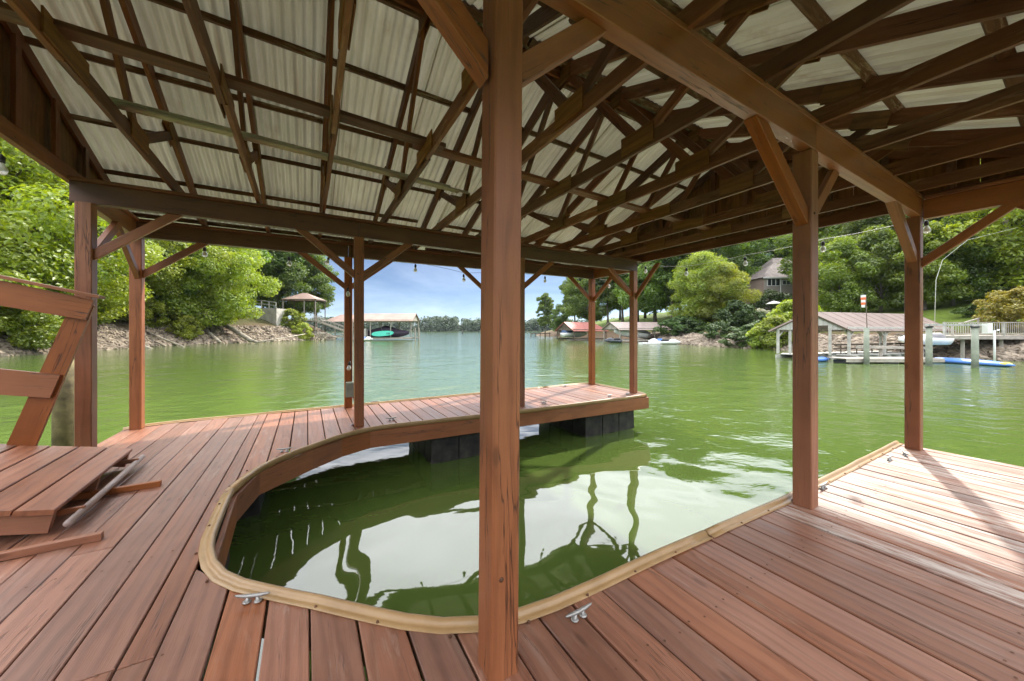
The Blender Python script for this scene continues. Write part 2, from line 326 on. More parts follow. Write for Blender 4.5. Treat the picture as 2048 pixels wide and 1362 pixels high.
def tube_data(path, rad, n=8, caps=True):
    path = [Vector(p) for p in path]; V, F = [], []
    prev = None
    for i, p in enumerate(path):
        d = (path[min(i + 1, len(path) - 1)] - path[max(i - 1, 0)]).normalized()
        a = prev if prev is not None and abs(prev.dot(d)) < 0.95 else (Vector((0, 0, 1)) if abs(d.z) < 0.9 else Vector((1, 0, 0)))
        y = (a - d * a.dot(d)).normalized(); z = d.cross(y); prev = y
        r = rad[i] if isinstance(rad, (list, tuple)) else rad
        V += [p + (y * math.cos(2 * math.pi * k / n) + z * math.sin(2 * math.pi * k / n)) * r for k in range(n)]
    for i in range(len(path) - 1):
        for k in range(n):
            F.append((i * n + k, i * n + (k + 1) % n, (i + 1) * n + (k + 1) % n, (i + 1) * n + k))
    if caps: F += [tuple(range(n - 1, -1, -1)), tuple(range((len(path) - 1) * n, len(path) * n))]
    return V, F
def tube(name, path, rad, mat, parent=None, n=8, smooth=True):
    o = Vector(path[0]); V, F = tube_data([Vector(p) - o for p in path], rad, n)
    return mesh(name, V, F, mat, parent, Matrix.Translation(o), smooth)
def joined(parts):
    V, F = [], []
    for v, f in parts:
        k = len(V); V += list(v); F += [tuple(i + k for i in q) for q in f]
    return V, F
def bxd(c, s):
    x, y, z = c; a, b, d = s[0] / 2, s[1] / 2, s[2] / 2
    v = [Vector((x + i * a, y + j * b, z + k * d)) for i in (-1, 1) for j in (-1, 1) for k in (-1, 1)]
    return v, [(0, 1, 3, 2), (4, 6, 7, 5), (0, 4, 5, 1), (2, 3, 7, 6), (0, 2, 6, 4), (1, 5, 7, 3)]
def lathe_data(prof, n=10):
    V = [Vector((r * math.cos(2 * math.pi * k / n), r * math.sin(2 * math.pi * k / n), z)) for r, z in prof for k in range(n)]
    F = [(i * n + k, i * n + (k + 1) % n, (i + 1) * n + (k + 1) % n, (i + 1) * n + k) for i in range(len(prof) - 1) for k in range(n)]
    return V, F
def copy_tree(o, mat, parent=None):
    c = o.copy(); C.objects.link(c); c.parent = None
    if parent is None: put(c, mat)
    else:
        c.parent = parent; c.matrix_parent_inverse = o.matrix_parent_inverse.copy(); c.matrix_basis = o.matrix_basis.copy(); WM[c.name] = Matrix.Identity(4)
    for ch in list(o.children): copy_tree(ch, None, c)
    return c

# ------------------------------------------------------------------ the lake
S_ = 3000.0
lake = mesh("lake", [(-620, -100, WATER), (620, -100, WATER), (620, 970, WATER), (-620, 970, WATER)], [(0, 1, 2, 3)], WATERM); tag(lake, kind='structure')

# ------------------------------------------------------------------ banks: signed distance to the shoreline gives the height
SHORE_L = [(-36, -40), (-39, -10), (-42.5, 15), (-45.5, 31), (-51, 50), (-50, 67), (-47.5, 78), (-46.5, 92), (-54, 106), (-95, 130)]
SHORE_R = [(48, -40), (46, -5), (43.5, 10), (40, 22), (37.5, 29), (34, 37), (30, 44), (27.8, 57), (27, 70), (24, 95), (17, 125), (10, 150), (14, 172), (45, 200)]
POLY_L = SHORE_L + [(-420, 130), (-420, -40)]; POLY_R = SHORE_R + [(420, 200), (420, -40)]
PROF_L = [(-6, -3.5), (0, WATER), (1.2, 0.1), (2.6, 1.0), (4.5, 2.1), (7, 3.3), (12, 4.8), (25, 8), (60, 15), (200, 30)]
PROF_R = [(-6, -3.5), (0, WATER), (1.2, -0.1), (2.6, 0.5), (4.5, 1.1), (7, 1.7), (12, 2.6), (22, 4.6), (40, 7.6), (70, 11.5), (200, 24)]
def inside(x, y, poly):
    r = False; j = len(poly) - 1
    for i in range(len(poly)):
        xi, yi = poly[i]; xj, yj = poly[j]
        if (yi > y) != (yj > y) and x < (xj - xi) * (y - yi) / (yj - yi) + xi: r = not r
        j = i
    return r
def sdist(x, y, shore, poly):
    d = 1e9
    for i in range(len(shore) - 1):
        ax, ay = shore[i]; bx_, by = shore[i + 1]; dx, dy = bx_ - ax, by - ay
        f = max(0, min(1, ((x - ax) * dx + (y - ay) * dy) / (dx * dx + dy * dy))); d = min(d, math.hypot(x - ax - f * dx, y - ay - f * dy))
    return d if inside(x, y, poly) else -d
def prof(d, P):
    if d <= P[0][0]: return P[0][1]
    for (a, za), (b, zb) in zip(P, P[1:]):
        if d <= b: return za + (zb - za) * (d - a) / (b - a)
    return P[-1][1]
def bank_z(x, y):
    if x < 0: z = prof(sdist(x, y, SHORE_L, POLY_L), PROF_L)
    else: z = prof(sdist(x, y, SHORE_R, POLY_R), PROF_R)
    return z
def bank(name, x0, x1, y0, y1, mat):
    xs, ys = [], []
    x = x0
    while x <= x1: xs.append(x); x += 1.6 if abs(x) < 75 else 6.0
    y = y0
    while y <= y1: ys.append(y); y += 1.6 if y < 110 else 4.0
    V = []
    for y in ys:
        for x in xs:
            z = bank_z(x, y)
            if z > -0.5: z += 0.35 * mnoise.noise(Vector((x * 0.3, y * 0.3, 1.7))) + 0.12 * mnoise.noise(Vector((x * 1.1, y * 1.1, 4)))
            V.append((x, y, z))
    n = len(xs); F = [(j * n + i, j * n + i + 1, (j + 1) * n + i + 1, (j + 1) * n + i) for j in range(len(ys) - 1) for i in range(n - 1)
                      if max(V[j * n + i][2], V[j * n + i + 1][2], V[(j + 1) * n + i + 1][2], V[(j + 1) * n + i][2]) > -2.5]
    return tag(mesh(name, V, F, mat, smooth=True), kind='structure')
bank_left = bank("left_bank", -170.0, -30.0, -40.0, 140.0, WOODS)
bank_right = bank("right_bank", 6.0, 170.0, -40.0, 210.0, LAWN)

# ------------------------------------------------------------------ the dock: outline of the slip (deck edge), as (s, t)
SLIP = [(6.98, 1.46), (5.2, 1.47), (3.8, 1.49), (2.13, 1.56), (1.4, 1.575), (1.0, 1.59), (0.78, 1.625), (0.60, 1.74), (0.43, 1.90), (0.07, 2.265), (-0.34, 2.66),
        (-0.48, 2.80), (-0.58, 2.96), (-0.62, 3.2), (-0.63, 4.25), (-0.60, 4.58), (-0.50, 4.84), (-0.33, 5.04), (0.04, 5.38), (0.42, 5.70), (0.62, 5.83), (0.85, 5.90), (1.33, 5.88), (2.69, 5.75), (3.6, 5.68), (6.98, 5.55)]
def edge_t(s, near):
    pts = SLIP[:14] if near else SLIP[14:]
    s = max(-0.61, min(6.975, s))
    ts = [(a, b) for a, b in pts]
    best = None
    for (a, ta), (b, tb) in zip(ts, ts[1:]):
        lo, hi = min(a, b), max(a, b)
        if lo - 1e-6 <= s <= hi + 1e-6 and hi > lo:
            best = ta + (tb - ta) * (s - a) / (b - a)
            break
    return best
def outer_t(s): return lerp(7.92, 7.62, (s + 2.4) / 9.5)
dock = empty("dock", W(-1.5, 3.5, WATER), "red-brown plank floating dock wrapped around the boat slip", "dock")
rb = random.Random(3)
def board(poly, mat, dz=0.0):        # plan polygon (s,t) x4: local x runs along the board
    c = sum((W(*p) for p in poly), Vector()) / len(poly)
    m = Matrix((BX, -AX, Vector((0, 0, 1)))).transposed().to_4x4(); m.translation = c + Vector((0, 0, dz)); inv = m.inverted()
    P = [inv @ (W(*p) + Vector((0, 0, dz))) for p in poly]; P = [Vector((p.x, p.y, 0)) for p in P]
    k = 0.005; cc = sum(P, Vector()) / 4
    top = [p + Vector((math.copysign(k, cc.x - p.x), math.copysign(k, cc.y - p.y), 0)) for p in P]
    V = top + [p + Vector((0, 0, -k)) for p in P] + [p + Vector((0, 0, -0.038)) for p in P]
    F = [(0, 1, 2, 3)] + [(4 + i, 4 + (i + 1) % 4, (i + 1) % 4, i) for i in range(4)] + [(8 + i, 8 + (i + 1) % 4, 4 + (i + 1) % 4, 4 + i) for i in range(4)] + [(11, 10, 9, 8)]
    if (P[1] - P[0]).cross(P[2] - P[1]).z < 0: F = [tuple(reversed(f)) for f in F]
    o = mesh("board", V, F, mat, dock, m)
    return o
POSTS = {'P': [(-2.28, 1.49), (0.76, 1.425), (3.81, 1.36), (6.85, 1.29)], 'L': [(-2.28, 6.2), (0.73, 6.15), (3.77, 6.09), (6.95, 5.93)],
         'M': [(-2.30, 7.73), (0.72, 7.72), (3.86, 7.58), (7.0, 7.44)], 'Q': [(-2.28, -0.2), (0.76, -0.22), (3.81, -0.24), (6.86, -0.26)]}
PITCH = 0.2135; s = -2.46; NEAR0 = -0.95
while s < 6.97:
    wdt = PITCH + rb.uniform(-0.006, 0.006)
    if s < -0.63 < s + wdt + 0.06: wdt = -0.628 - s + 0.006
    g = rb.uniform(0.006, 0.011) * (0.9 if s < -0.6 else 1.3)
    a, b = s + g / 2, min(s + wdt - g / 2, 7.0); tw = rb.uniform(-0.004, 0.004)
    dz = rb.uniform(-0.003, 0.003)
    worn = a > 3.4
    if b < -0.61:
        joint = [2.9, 4.9, 1.5, 3.6][int((s + 3) * 4.7) % 4] + rb.uniform(-0.05, 0.05)
        if -1.25 < s < -0.72: joint = 2.30 + rb.uniform(-0.02, 0.02)
        board([(a, NEAR0), (b, NEAR0), (b + tw, joint - 0.003), (a + tw, joint - 0.003)], DECK, dz)
        board([(a + tw, joint + 0.003), (b + tw, joint + 0.003), (b, outer_t(b)), (a, outer_t(a))], DECK, dz + rb.uniform(-0.002, 0.002))
    else:
        a2 = max(a, -0.615); ta, tb = edge_t(a2, True), edge_t(max(b, -0.6), True)
        if a < -0.6: ta = 3.0
        board([(a, NEAR0), (b, NEAR0), (b + tw * 0.4, tb - 0.015), (a + tw * 0.4, ta - 0.015)], DECKW if worn else DECK, dz)
        fa, fb = edge_t(a2, False), edge_t(max(b, -0.6), False)
        if a < -0.6: fa = 4.4
        if fa and fb: board([(a + tw * 0.4, fa + 0.015), (b + tw * 0.4, fb + 0.015), (b, outer_t(b)), (a, outer_t(a))], DECKW if worn and False else DECK, dz)
    s += wdt + (0.016 if 3.1 < s < 3.3 else 0.0)
# fascia boards below the deck edge
def fascia(pts, inset, z0=-0.045, z1=-0.30):
    for p, q in zip(pts, pts[1:]):
        a, b = W(*p, (z0 + z1) / 2), W(*q, (z0 + z1) / 2); d = (b - a).normalized(); nrm = Vector((d.y, -d.x, 0)) * inset
        beam("fascia", a + nrm, b + nrm, 0.038, z0 - z1, POST, dock, c=0.003)
fascia([SLIP[k] for k in (0, 2, 6, 8, 10, 12, 14, 16, 18, 19, 21, 25)], 0.03)
OUT = [(6.98, 5.55), (7.06, 7.62), (-2.46, 7.92), (-2.46, -0.95)]
fascia(OUT[:2], 0.02); fascia(OUT[1:3], 0.02); fascia(OUT[2:4], 0.02); fascia([(6.98, -0.95), (6.98, 1.46)], 0.02)
for tt in (-0.35, 0.2, 0.65, 1.1, 1.32): beam("joist", W(-2.4, tt, -0.17), W(6.9, tt, -0.17), 0.04, 0.24, DARKW, dock)  # extra hidden rows added to block bright water reflections through board gaps
for ss in (-2.0, -1.2): beam("joist", W(ss, 1.4, -0.17), W(ss, 7.8, -0.17), 0.04, 0.24, DARKW, dock)
for tt in (6.4, 7.1): beam("joist", W(-0.8, tt, -0.17), W(6.9, tt - 0.1, -0.17), 0.04, 0.24, DARKW, dock)
# vinyl bumper: flat flange on the deck, bulge over the edge
def bumper(path, flip=1, parent=dock):
    pr = [(-0.075, 0.003), (-0.074, 0.009), (-0.035, 0.008), (-0.020, 0.010), (-0.013, 0.026), (0.002, 0.040), (0.018, 0.044), (0.034, 0.038), (0.045, 0.022), (0.047, 0.0), (0.040, -0.028), (0.022, -0.062), (0.012, -0.062), (0.012, -0.03), (0.0, 0.003)]
    P = [W(*p) for p in path]; V, F = [], []; n = len(pr)
    dense = []
    for i in range(len(P) - 1):
        L = (P[i + 1] - P[i]).length; k = max(1, int(L / 0.16))
        for j in range(k): dense.append(P[i].lerp(P[i + 1], j / k))
    dense.append(P[-1])
    sm = list(dense)
    for _ in range(3): sm = [sm[0]] + [(sm[i - 1] + sm[i] * 2 + sm[i + 1]) / 4 for i in range(1, len(sm) - 1)] + [sm[-1]]
    for i, p in enumerate(sm):
        d = (sm[min(i + 1, len(sm) - 1)] - sm[max(i - 1, 0)]).normalized(); o = Vector((d.y, -d.x, 0)) * flip
        wob = 0.010 * mnoise.noise(Vector((p.x * 2.1, p.y * 2.1, 3))); wz = 0.006 * mnoise.noise(Vector((p.x * 3.1, p.y * 3.1, 9)))
        V += [p + o * (a * 0.72 + wob) + Vector((0, 0, z * 0.74 + wz + 0.001)) for a, z in pr]
    for i in range(len(sm) - 1):
        for k in range(n): F.append((i * n + k, i * n + (k + 1) % n, (i + 1) * n + (k + 1) % n, (i + 1) * n + k))
    F += [tuple(range(n - 1, -1, -1)), tuple(range((len(sm) - 1) * n, len(sm) * n))]
    o = Vector(sm[0]); f = [tuple(reversed(q)) for q in F] if flip > 0 else F
    return mesh("bumper", [v - o for v in V], f, BUMPER, parent, Matrix.Translation(o), True)
i0 = 4
bumper(SLIP[:3] + [(2.62, 1.535)], 1); bumper([(2.60, 1.538)] + SLIP[3:14] + [(-0.63, 3.75), (-0.63, 4.25)], 1); bumper([(-0.63, 4.28)] + SLIP[15:25] + [(6.90, 5.555)], 1)
bumper([(6.93, 5.55), (7.03, 5.60), (7.08, 5.8), (7.09, 7.5), (7.0, 7.66), (5.5, 7.68)], 1); bumper([(5.45, 7.68), (-2.2, 7.93), (-2.46, 7.75)], 1)
# screws along the bumper flange
scr = []
for i in range(0, 46):
    f = i / 45; L = [0]; 
    for p, q in zip(SLIP, SLIP[1:]): L.append(L[-1] + math.hypot(q[0] - p[0], q[1] - p[1]))
    d = f * L[-1]; k = max(j for j in range(len(L)) if L[j] <= d + 1e-9); k = min(k, len(SLIP) - 2)
    g = (d - L[k]) / (L[k + 1] - L[k]); p, q = SLIP[k], SLIP[k + 1]; P = W(lerp(p[0], q[0], g), lerp(p[1], q[1], g)); dd = (W(*q) - W(*p)).normalized()
    P = P - Vector((dd.y, -dd.x, 0)) * 0.040
    V, F = lathe_data([(0.0001, 0.016), (0.006, 0.015), (0.0085, 0.011), (0.0085, 0.004)], 6); scr.append(([v + P for v in V], F))
V, F = joined(scr); tag(mesh("bumper_screws", V, F, RUST, dock), kind='stuff')
# nail heads on the boards
nails = []
rn = random.Random(11); s = -2.46
while s < 6.9:
    for tt in (0.22, 1.12) if s > -0.62 else (0.22, 1.12, 2.3, 3.3, 4.3, 5.3, 6.4, 7.1):
        for o in (0.05, 0.16):
            P = W(s + o + rn.uniform(-.012, .012), tt + rn.uniform(-.03, .03), 0.0035)
            nails.append(([P + Vector((0.0068 * math.cos(k * math.pi / 3), 0.0068 * math.sin(k * math.pi / 3), 0)) for k in range(6)], [tuple(range(6))]))
    s += PITCH
V, F = joined(nails); tag(mesh("nail_heads", V, F, RUST, dock), kind='stuff')
# floats; one under the near deck is an added, unseen light blocker
def float_block(s0, s1, t0, t1, n, nt):
    ztop, zbot = -0.305, -1.05; parts = []
    ds, dt = (s1 - s0) / n, (t1 - t0) / nt
    for i in range(n):
        for j in range(nt):
            a, b = s0 + i * ds + 0.016, s0 + (i + 1) * ds - 0.016; c, d = t0 + j * dt + 0.016, t0 + (j + 1) * dt - 0.016
            r = 0.03
            lay = [(ztop, r), (ztop - 0.03, 0), (zbot + 0.03, -0.01), (zbot, r)]
            V = []
            for z, k in lay: V += [W(a + k, c + k, z), W(b - k, c + k, z), W(b - k, d - k, z), W(a + k, d - k, z)]
            F = [(0, 1, 2, 3)] + [(q * 4 + (k + 1) % 4, q * 4 + k, q * 4 + 4 + k, q * 4 + 4 + (k + 1) % 4) for q in range(3) for k in range(4)]
            parts.append((V, F))
    core = [W(s0 + .04, t0 + .04, -0.33), W(s1 - .04, t0 + .04, -0.33), W(s1 - .04, t1 - .04, -0.33), W(s0 + .04, t1 - .04, -0.33)]
    core += [v - Vector((0, 0, 0.7)) for v in core]
    parts.append((core, [(0, 1, 2, 3), (0, 4, 5, 1), (1, 5, 6, 2), (2, 6, 7, 3), (3, 7, 4, 0)]))
    V, F = joined(parts); o = W(s0, t0, -0.7)
    mesh("float", [v - o for v in V], F, FLOATM, dock, Matrix.Translation(o))
float_block(5.2, 6.75, 5.72, 7.5, 3, 4); float_block(1.85, 3.4, 5.92, 7.5, 3, 4); float_block(-2.2, -0.66, 2.9, 4.5, 3, 3); float_block(-2.2, -0.5, 5.4, 6.9, 3, 3)
float_block(-0.55, 1.05, -0.75, 1.45, 3, 3); float_block(1.3, 3.2, -0.7, 1.3, 3, 3); float_block(4.6, 6.4, -0.7, 1.25, 3, 3)  # first one added out of sight, stops sky reflections showing between the boards

# ------------------------------------------------------------------ the boathouse: posts, beams, braces, trusses, purlins, sheets
BH = empty("boathouse", W(0.76, 1.42, 0), "red-brown timber boathouse roof on posts over the boat slip", "boathouse")
ZB = {'P': 3.09, 'L': 3.05, 'M': 3.05, 'Q': 3.07}; HB = 0.235; PW = 0.14
lean = {('P', 1): (0.02, -0.012)}
for k, row in POSTS.items():
    for i, (a, b) in enumerate(row):
        l = lean.get((k, i), (0, 0))
        if k in 'PQ' and i == 0: a = a
        o = beam("post", W(a, b, 0.0), W(a + l[0], b + l[1], ZB[k] - 0.002), PW, PW, POST, BH, up=BX, c=0.007)
    for i, (p, q) in enumerate(zip(row, row[1:])):   # beams in spans
        e0 = 0.12 if i == 0 else 0.0; e1 = 0.10 if i == 2 else 0.0
        d = (q[0] - p[0])
        pa = (p[0] - e0, p[1]); qa = (q[0] + e1, q[1])
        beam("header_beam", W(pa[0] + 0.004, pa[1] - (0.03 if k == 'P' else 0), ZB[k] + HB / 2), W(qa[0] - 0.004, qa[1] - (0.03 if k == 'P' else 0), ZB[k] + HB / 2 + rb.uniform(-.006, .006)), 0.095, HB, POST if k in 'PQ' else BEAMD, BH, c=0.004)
    p, q = row[0], row[-1]
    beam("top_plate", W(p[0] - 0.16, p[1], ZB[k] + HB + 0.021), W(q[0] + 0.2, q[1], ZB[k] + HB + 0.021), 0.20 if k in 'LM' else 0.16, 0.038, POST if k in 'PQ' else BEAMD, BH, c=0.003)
# end headers (across the slip ends, walkway bays only)
ZE = 3.05
for (r1, r2, i) in (('P', 'Q', 3), ('L', 'M', 3), ('L', 'M', 0), ('P', 'Q', 0)):
    p, q = POSTS[r1][i], POSTS[r2][i]; sg = 1 if q[1] > p[1] else -1
    beam("header_beam", W(p[0] + (0.03 if i else -.03), p[1] + 0.085 * sg, ZE + HB / 2), W(q[0] + (0.03 if i else -.03), q[1] - 0.085 * sg, ZE + HB / 2), 0.09, HB, POST, BH, c=0.004)
    beam("top_plate", W(p[0] + (0.03 if i else -.03), p[1] + 0.105 * sg, ZE + HB + 0.022), W(q[0] + (0.03 if i else -.03), q[1] - 0.105 * sg, ZE + HB + 0.022), 0.17, 0.036, POST, BH, c=0.003)
# knee braces
def brace(p, dirs, zb, drop=0.60, run=0.60, th=0.045, wd=0.125, off=0.0):
    s0, t0 = p; ds, dt = dirs
    a = W(s0 + ds * 0.072, t0 + dt * 0.072, zb - drop); b = W(s0 + ds * (run + 0.072), t0 + dt * (run + 0.072), zb - 0.002)
    tt = drop / run
    return beam("brace", a, b, th, wd, POST, BH, c=0.004, cut0=lambda y, z: z * tt, cut1=lambda y, z: -z / tt)
for k in ('P', 'L', 'M', 'Q'):
    for i, p in enumerate(POSTS[k]):
        big = k == 'P'
        if i > 0: brace(p, (-1, 0), ZB[k], (0.42 if i == 1 else 0.56) if big else 0.60, 0.80 if big and i == 3 else ((0.50 if i == 1 else 0.78) if big else 0.72), 0.09 if big else 0.05, 0.115 if big else 0.10)
        if i < 3: brace(p, (1, 0), ZB[k], (0.42 if i == 1 else 0.56) if big else 0.60, (0.50 if i == 1 else 0.56) if big else 0.72, 0.085 if (big and i != 2) else 0.05, 0.10)
for (r1, r2, i) in (('P', 'Q', 3), ('L', 'M', 3), ('L', 'M', 0), ('P', 'Q', 0)):
    p, q = POSTS[r1][i], POSTS[r2][i]; sg = 1 if q[1] > p[1] else -1
    brace((p[0] + 0.02, p[1]), (0, sg), ZE, 0.60, 0.68, 0.06, 0.10); brace((q[0] + 0.02, q[1]), (0, -sg), ZE, 0.62, 0.70, 0.06, 0.10)
brace((POSTS['L'][3][0] + .02, POSTS['L'][3][1]), (0, -1), ZE + .1, 0.75, 0.62, 0.05, 0.10)
# trusses
RT, SL, ZCH = 3.72, 0.40, 3.345             # ridge line, slope, chord underside
def zr(t): return 3.30 + SL * (4.05 - abs(t - RT))          # rafter underside
TS = [-1.49, -0.60, 0.22, 1.12, 2.05, 2.95, 3.88, 4.84, 5.74, 6.58]
rt = random.Random(5)
def gusset(truss, s, t, z, w, h, sgn, ang=0.0):
    c = W(s + sgn * 0.0285, t, z); m = Matrix((BX, Vector((0, 0, 1)), AX)).transposed().to_4x4() @ Matrix.Rotation(ang, 4, 'Z'); m.translation = c
    v, f = prism_data(prof_oct(h, 0.013, 0.002), w / 2, -w / 2); mesh("gusset", v, f, PLY, truss, m)
for k, s0 in enumerate(TS):
    T = beam("truss", W(s0, 7.78, ZCH + 0.07), W(s0 + rt.uniform(-.02, .02), RT + 0.002, ZCH + 0.07), 0.040, 0.14, TRUSS, BH, c=0.003)
    beam("bottom_chord", W(s0, RT - 0.002, ZCH + 0.07), W(s0 + rt.uniform(-.02, .02), -0.34, ZCH + 0.07 + rt.uniform(-.015, .015)), 0.040, 0.14, TRUSS, T, c=0.003)
    j = rt.uniform(-.012, .012)
    beam("rafter", W(s0 + 0.001, 8.02, zr(8.02) + 0.075), W(s0 + j, RT + 0.01, zr(RT) + 0.065), 0.046, 0.165, TRUSS, T, c=0.003)
    beam("rafter", W(s0 + 0.001, -0.58, zr(-0.58) + 0.075), W(s0 + j, RT - 0.01, zr(RT) + 0.065), 0.046, 0.165, TRUSS, T, c=0.003)
    o = 0.002
    for sg in (-1, 1):
        n1 = RT + sg * 1.27
        beam("web", W(s0 + o, n1, ZCH + 0.12), W(s0 + o, RT + sg * 0.10, zr(RT) + 0.02), 0.040, 0.10, TRUSS, T, c=0.002)
        beam("web", W(s0 - o, n1 + sg * 0.06, ZCH + 0.12), W(s0 - o, RT + sg * 2.35, zr(RT + 2.35) + 0.05), 0.040, 0.10, TRUSS, T, c=0.002)
        for face in (-1, 1):
            gusset(T, s0, n1, ZCH + 0.13, 0.42 + rt.uniform(-.05, .05), 0.19, face)
            gusset(T, s0, RT + sg * 2.3, zr(RT + 2.3) + 0.05, 0.34, 0.17, face, -sg * math.atan(SL))
    for face in (-1, 1):
        gusset(T, s0, RT + rt.uniform(-.04, .04), ZCH + 0.10, 0.55, 0.17, face); gusset(T, s0, RT, zr(RT) + 0.0, 0.42, 0.24, face)
# gable ends: frame and plywood
for s0, side in ((-2.42, -1), (7.16, 1)):
    G = empty("gable", W(s0, RT, 3.3)); G.parent = BH; G.matrix_parent_inverse = WM[BH.name].inverted()
    beam("bottom_chord", W(s0, 7.8, ZCH + 0.02), W(s0, -0.36, ZCH + 0.02), 0.06, 0.17, TRUSS, G)
    for e in (8.02, -0.58): beam("rafter", W(s0, e, zr(e) + 0.075), W(s0, RT + math.copysign(.01, e), zr(RT) + 0.075), 0.040, 0.138, TRUSS, G)
    t = -0.2
    while t < 7.6:
        if zr(t) - ZCH > 0.25: beam("stud", W(s0 - side * 0.022, t, ZCH + 0.1), W(s0 - side * 0.022, t, zr(t) + 0.02), 0.036, 0.085, TRUSS, G, up=BX)
        t += 0.61
    xs = [-0.36 + i * 1.165 for i in range(8)]
    for a, b in zip(xs, xs[1:]):
        b -= 0.004
        pts = [(a, ZCH - 0.03), (b, ZCH - 0.03), (b, zr(b) + 0.185)] + ([(RT, zr(RT) + 0.185)] if a < RT < b else []) + [(a, zr(a) + 0.185)]
        V = [W(s0 + side * 0.034, t, z) for t, z in pts] + [W(s0 + side * 0.046, t, z) for t, z in pts]; n = len(pts); o = W(s0 + side * 0.04, (a + b) / 2, ZCH)
        m = Matrix((Vector((0, 0, 1)), BX, -AX)).transposed().to_4x4(); m.translation = o; mi = m.inverted()
        mesh("plywood_sheet", [mi @ v for v in V], [tuple(range(n)), tuple(range(2 * n - 1, n - 1, -1))] + [(i, n + i, n + (i + 1) % n, (i + 1) % n) for i in range(n)], PLY, G, m)
# ridge board, lateral brace on the chords, purlins
beam("ridge_board", W(-2.5, RT, zr(RT) + 0.06), W(7.3, RT, zr(RT) + 0.06), 0.036, 0.16, TRUSS, BH)
beam("lateral_brace", W(-2.4, 3.60, ZCH + 0.165), W(1.3, 3.70, ZCH + 0.165), 0.14, 0.04, TRUSS, BH, roll=R(0)); beam("lateral_brace", W(1.0, 3.80, ZCH + 0.168), W(7.1, 3.82, ZCH + 0.168), 0.14, 0.04, TRUSS, BH)
tn = math.atan(SL)
for sg in (-1, 1):
    for d in (0.17, 0.95, 1.73, 2.52, 3.30, 4.12):
        t = RT + sg * d; z = zr(t) + 0.075 + 0.069 / math.cos(tn) + 0.014
        beam("purlin", W(-2.52, t, z), W(2.10 + rt.uniform(-.2, .2), t, z), 0.092, 0.060, PURLIN, BH, roll=sg * tn); beam("purlin", W(2.33, t + 0.0, z), W(7.32, t, z), 0.092, 0.060, PURLIN, BH, roll=sg * tn)
# bolts through posts and braces
for k, i, z in (('P', 1, 0.45), ('P', 1, 2.62), ('P', 2, 2.55), ('P', 3, 2.5), ('L', 1, 2.45), ('L', 2, 2.45), ('L', 3, 2.45), ('M', 1, 2.45), ('M', 3, 2.45)):
    a, b = POSTS[k][i]; V, F = lathe_data([(0.012, -0.004), (0.011, 0.004), (0.006, 0.008), (0.0001, 0.009)], 8)
    m = Matrix((AX, Vector((0, 0, 1)), -BX)).transposed().to_4x4(); m.translation = W(a - 0.02, b - 0.0705, z); mesh("bolt", V, F, RUST, BH, m, True)
# corrugated sheets
PER = 0.0985; SEG = 6
def sheet(s0, nper, sg):
    nx = nper * SEG; V, F = [], []; ts = [0.0, 1.5, 3.0, 4.46]
    for j, d in enumerate(ts):
        t = RT + sg * d; zb = zr(t) + 0.075 + 0.069 / math.cos(tn) + 0.047
        for i in range(nx + 2):
            x = i / SEG * PER; c = math.cos(2 * math.pi * i / SEG)
            V.append(W(s0 + x, t, zb + 0.022 + 0.022 * c + (0.004 if i > nx else 0)))
    n = nx + 2
    F = [(j * n + i, j * n + i + 1, (j + 1) * n + i + 1, (j + 1) * n + i) for j in range(3) for i in range(n - 1)]
    if sg > 0: F = [tuple(reversed(f)) for f in F]
    m = Matrix((AX, BX, Vector((0, 0, 1)))).transposed().to_4x4(); m.translation = W(s0, RT, 4.9); mi = m.inverted()
    mesh("roof_sheet", [mi @ v for v in V], list(reversed(F)) if False else F, SHEET, BH, m, True)
for sg in (-1, 1):
    for k in range(10): sheet(-2.56 + k * 10 * PER, 10, sg)
cap = [W(-2.64, RT - 0.2, zr(RT - .2) + 0.235), W(-2.64, RT, zr(RT) + 0.245), W(-2.64, RT + 0.2, zr(RT + .2) + 0.235)]
V = cap + [v + AX * 10.0 for v in cap]; mesh("ridge_cap", [v - V[0] for v in V], [(0, 1, 4, 3), (1, 2, 5, 4)], GALV, BH, Matrix.Translation(V[0]))
# the old roof has settled: it sits a little higher over the near header and drops towards the open end
def settle(s, t, z):
    w = max(0.0, min(1.0, (z - 2.0) / 1.0)); q = max(-2.0, min(6.5, 6.1 - t))
    return w * (-0.008 * s + q * (0.0278 - 0.00453 * s))
def all_children(o):
    for c in o.children: yield c; yield from all_children(c)
for o in all_children(BH):
    if o.type != 'MESH': continue
    M = WM[o.name]; Mi = M.inverted()
    for v in o.data.vertices:
        p = M @ v.co; v.co = Mi @ (p + Vector((0, 0, settle(p.dot(AX), p.dot(BX), p.z))))
    o.data.update()
# grey pipes stored across the chords
for i, (dt, dz) in enumerate(((0, 0), (0.045, 0.0), (0.022, 0.04))):
    o = tube("pipe", [W(-1.62 + i * 0.05, 4.50 + dt, ZCH + 0.166 + dz + settle(-1.62, 4.5, 3.5)), W(2.0 - i * 0.13, 4.66 + dt, ZCH + 0.166 + dz + settle(2.0, 4.66, 3.5))], 0.021, CONDUIT, n=8)
    tag(o, ["grey conduit pipe lying across the roof trusses, nearest the slip centre", "grey conduit pipe across the roof trusses, outer one of the bundle", "grey conduit pipe on top of two others across the roof trusses"][i], "pipe", "pipes stored on the trusses")

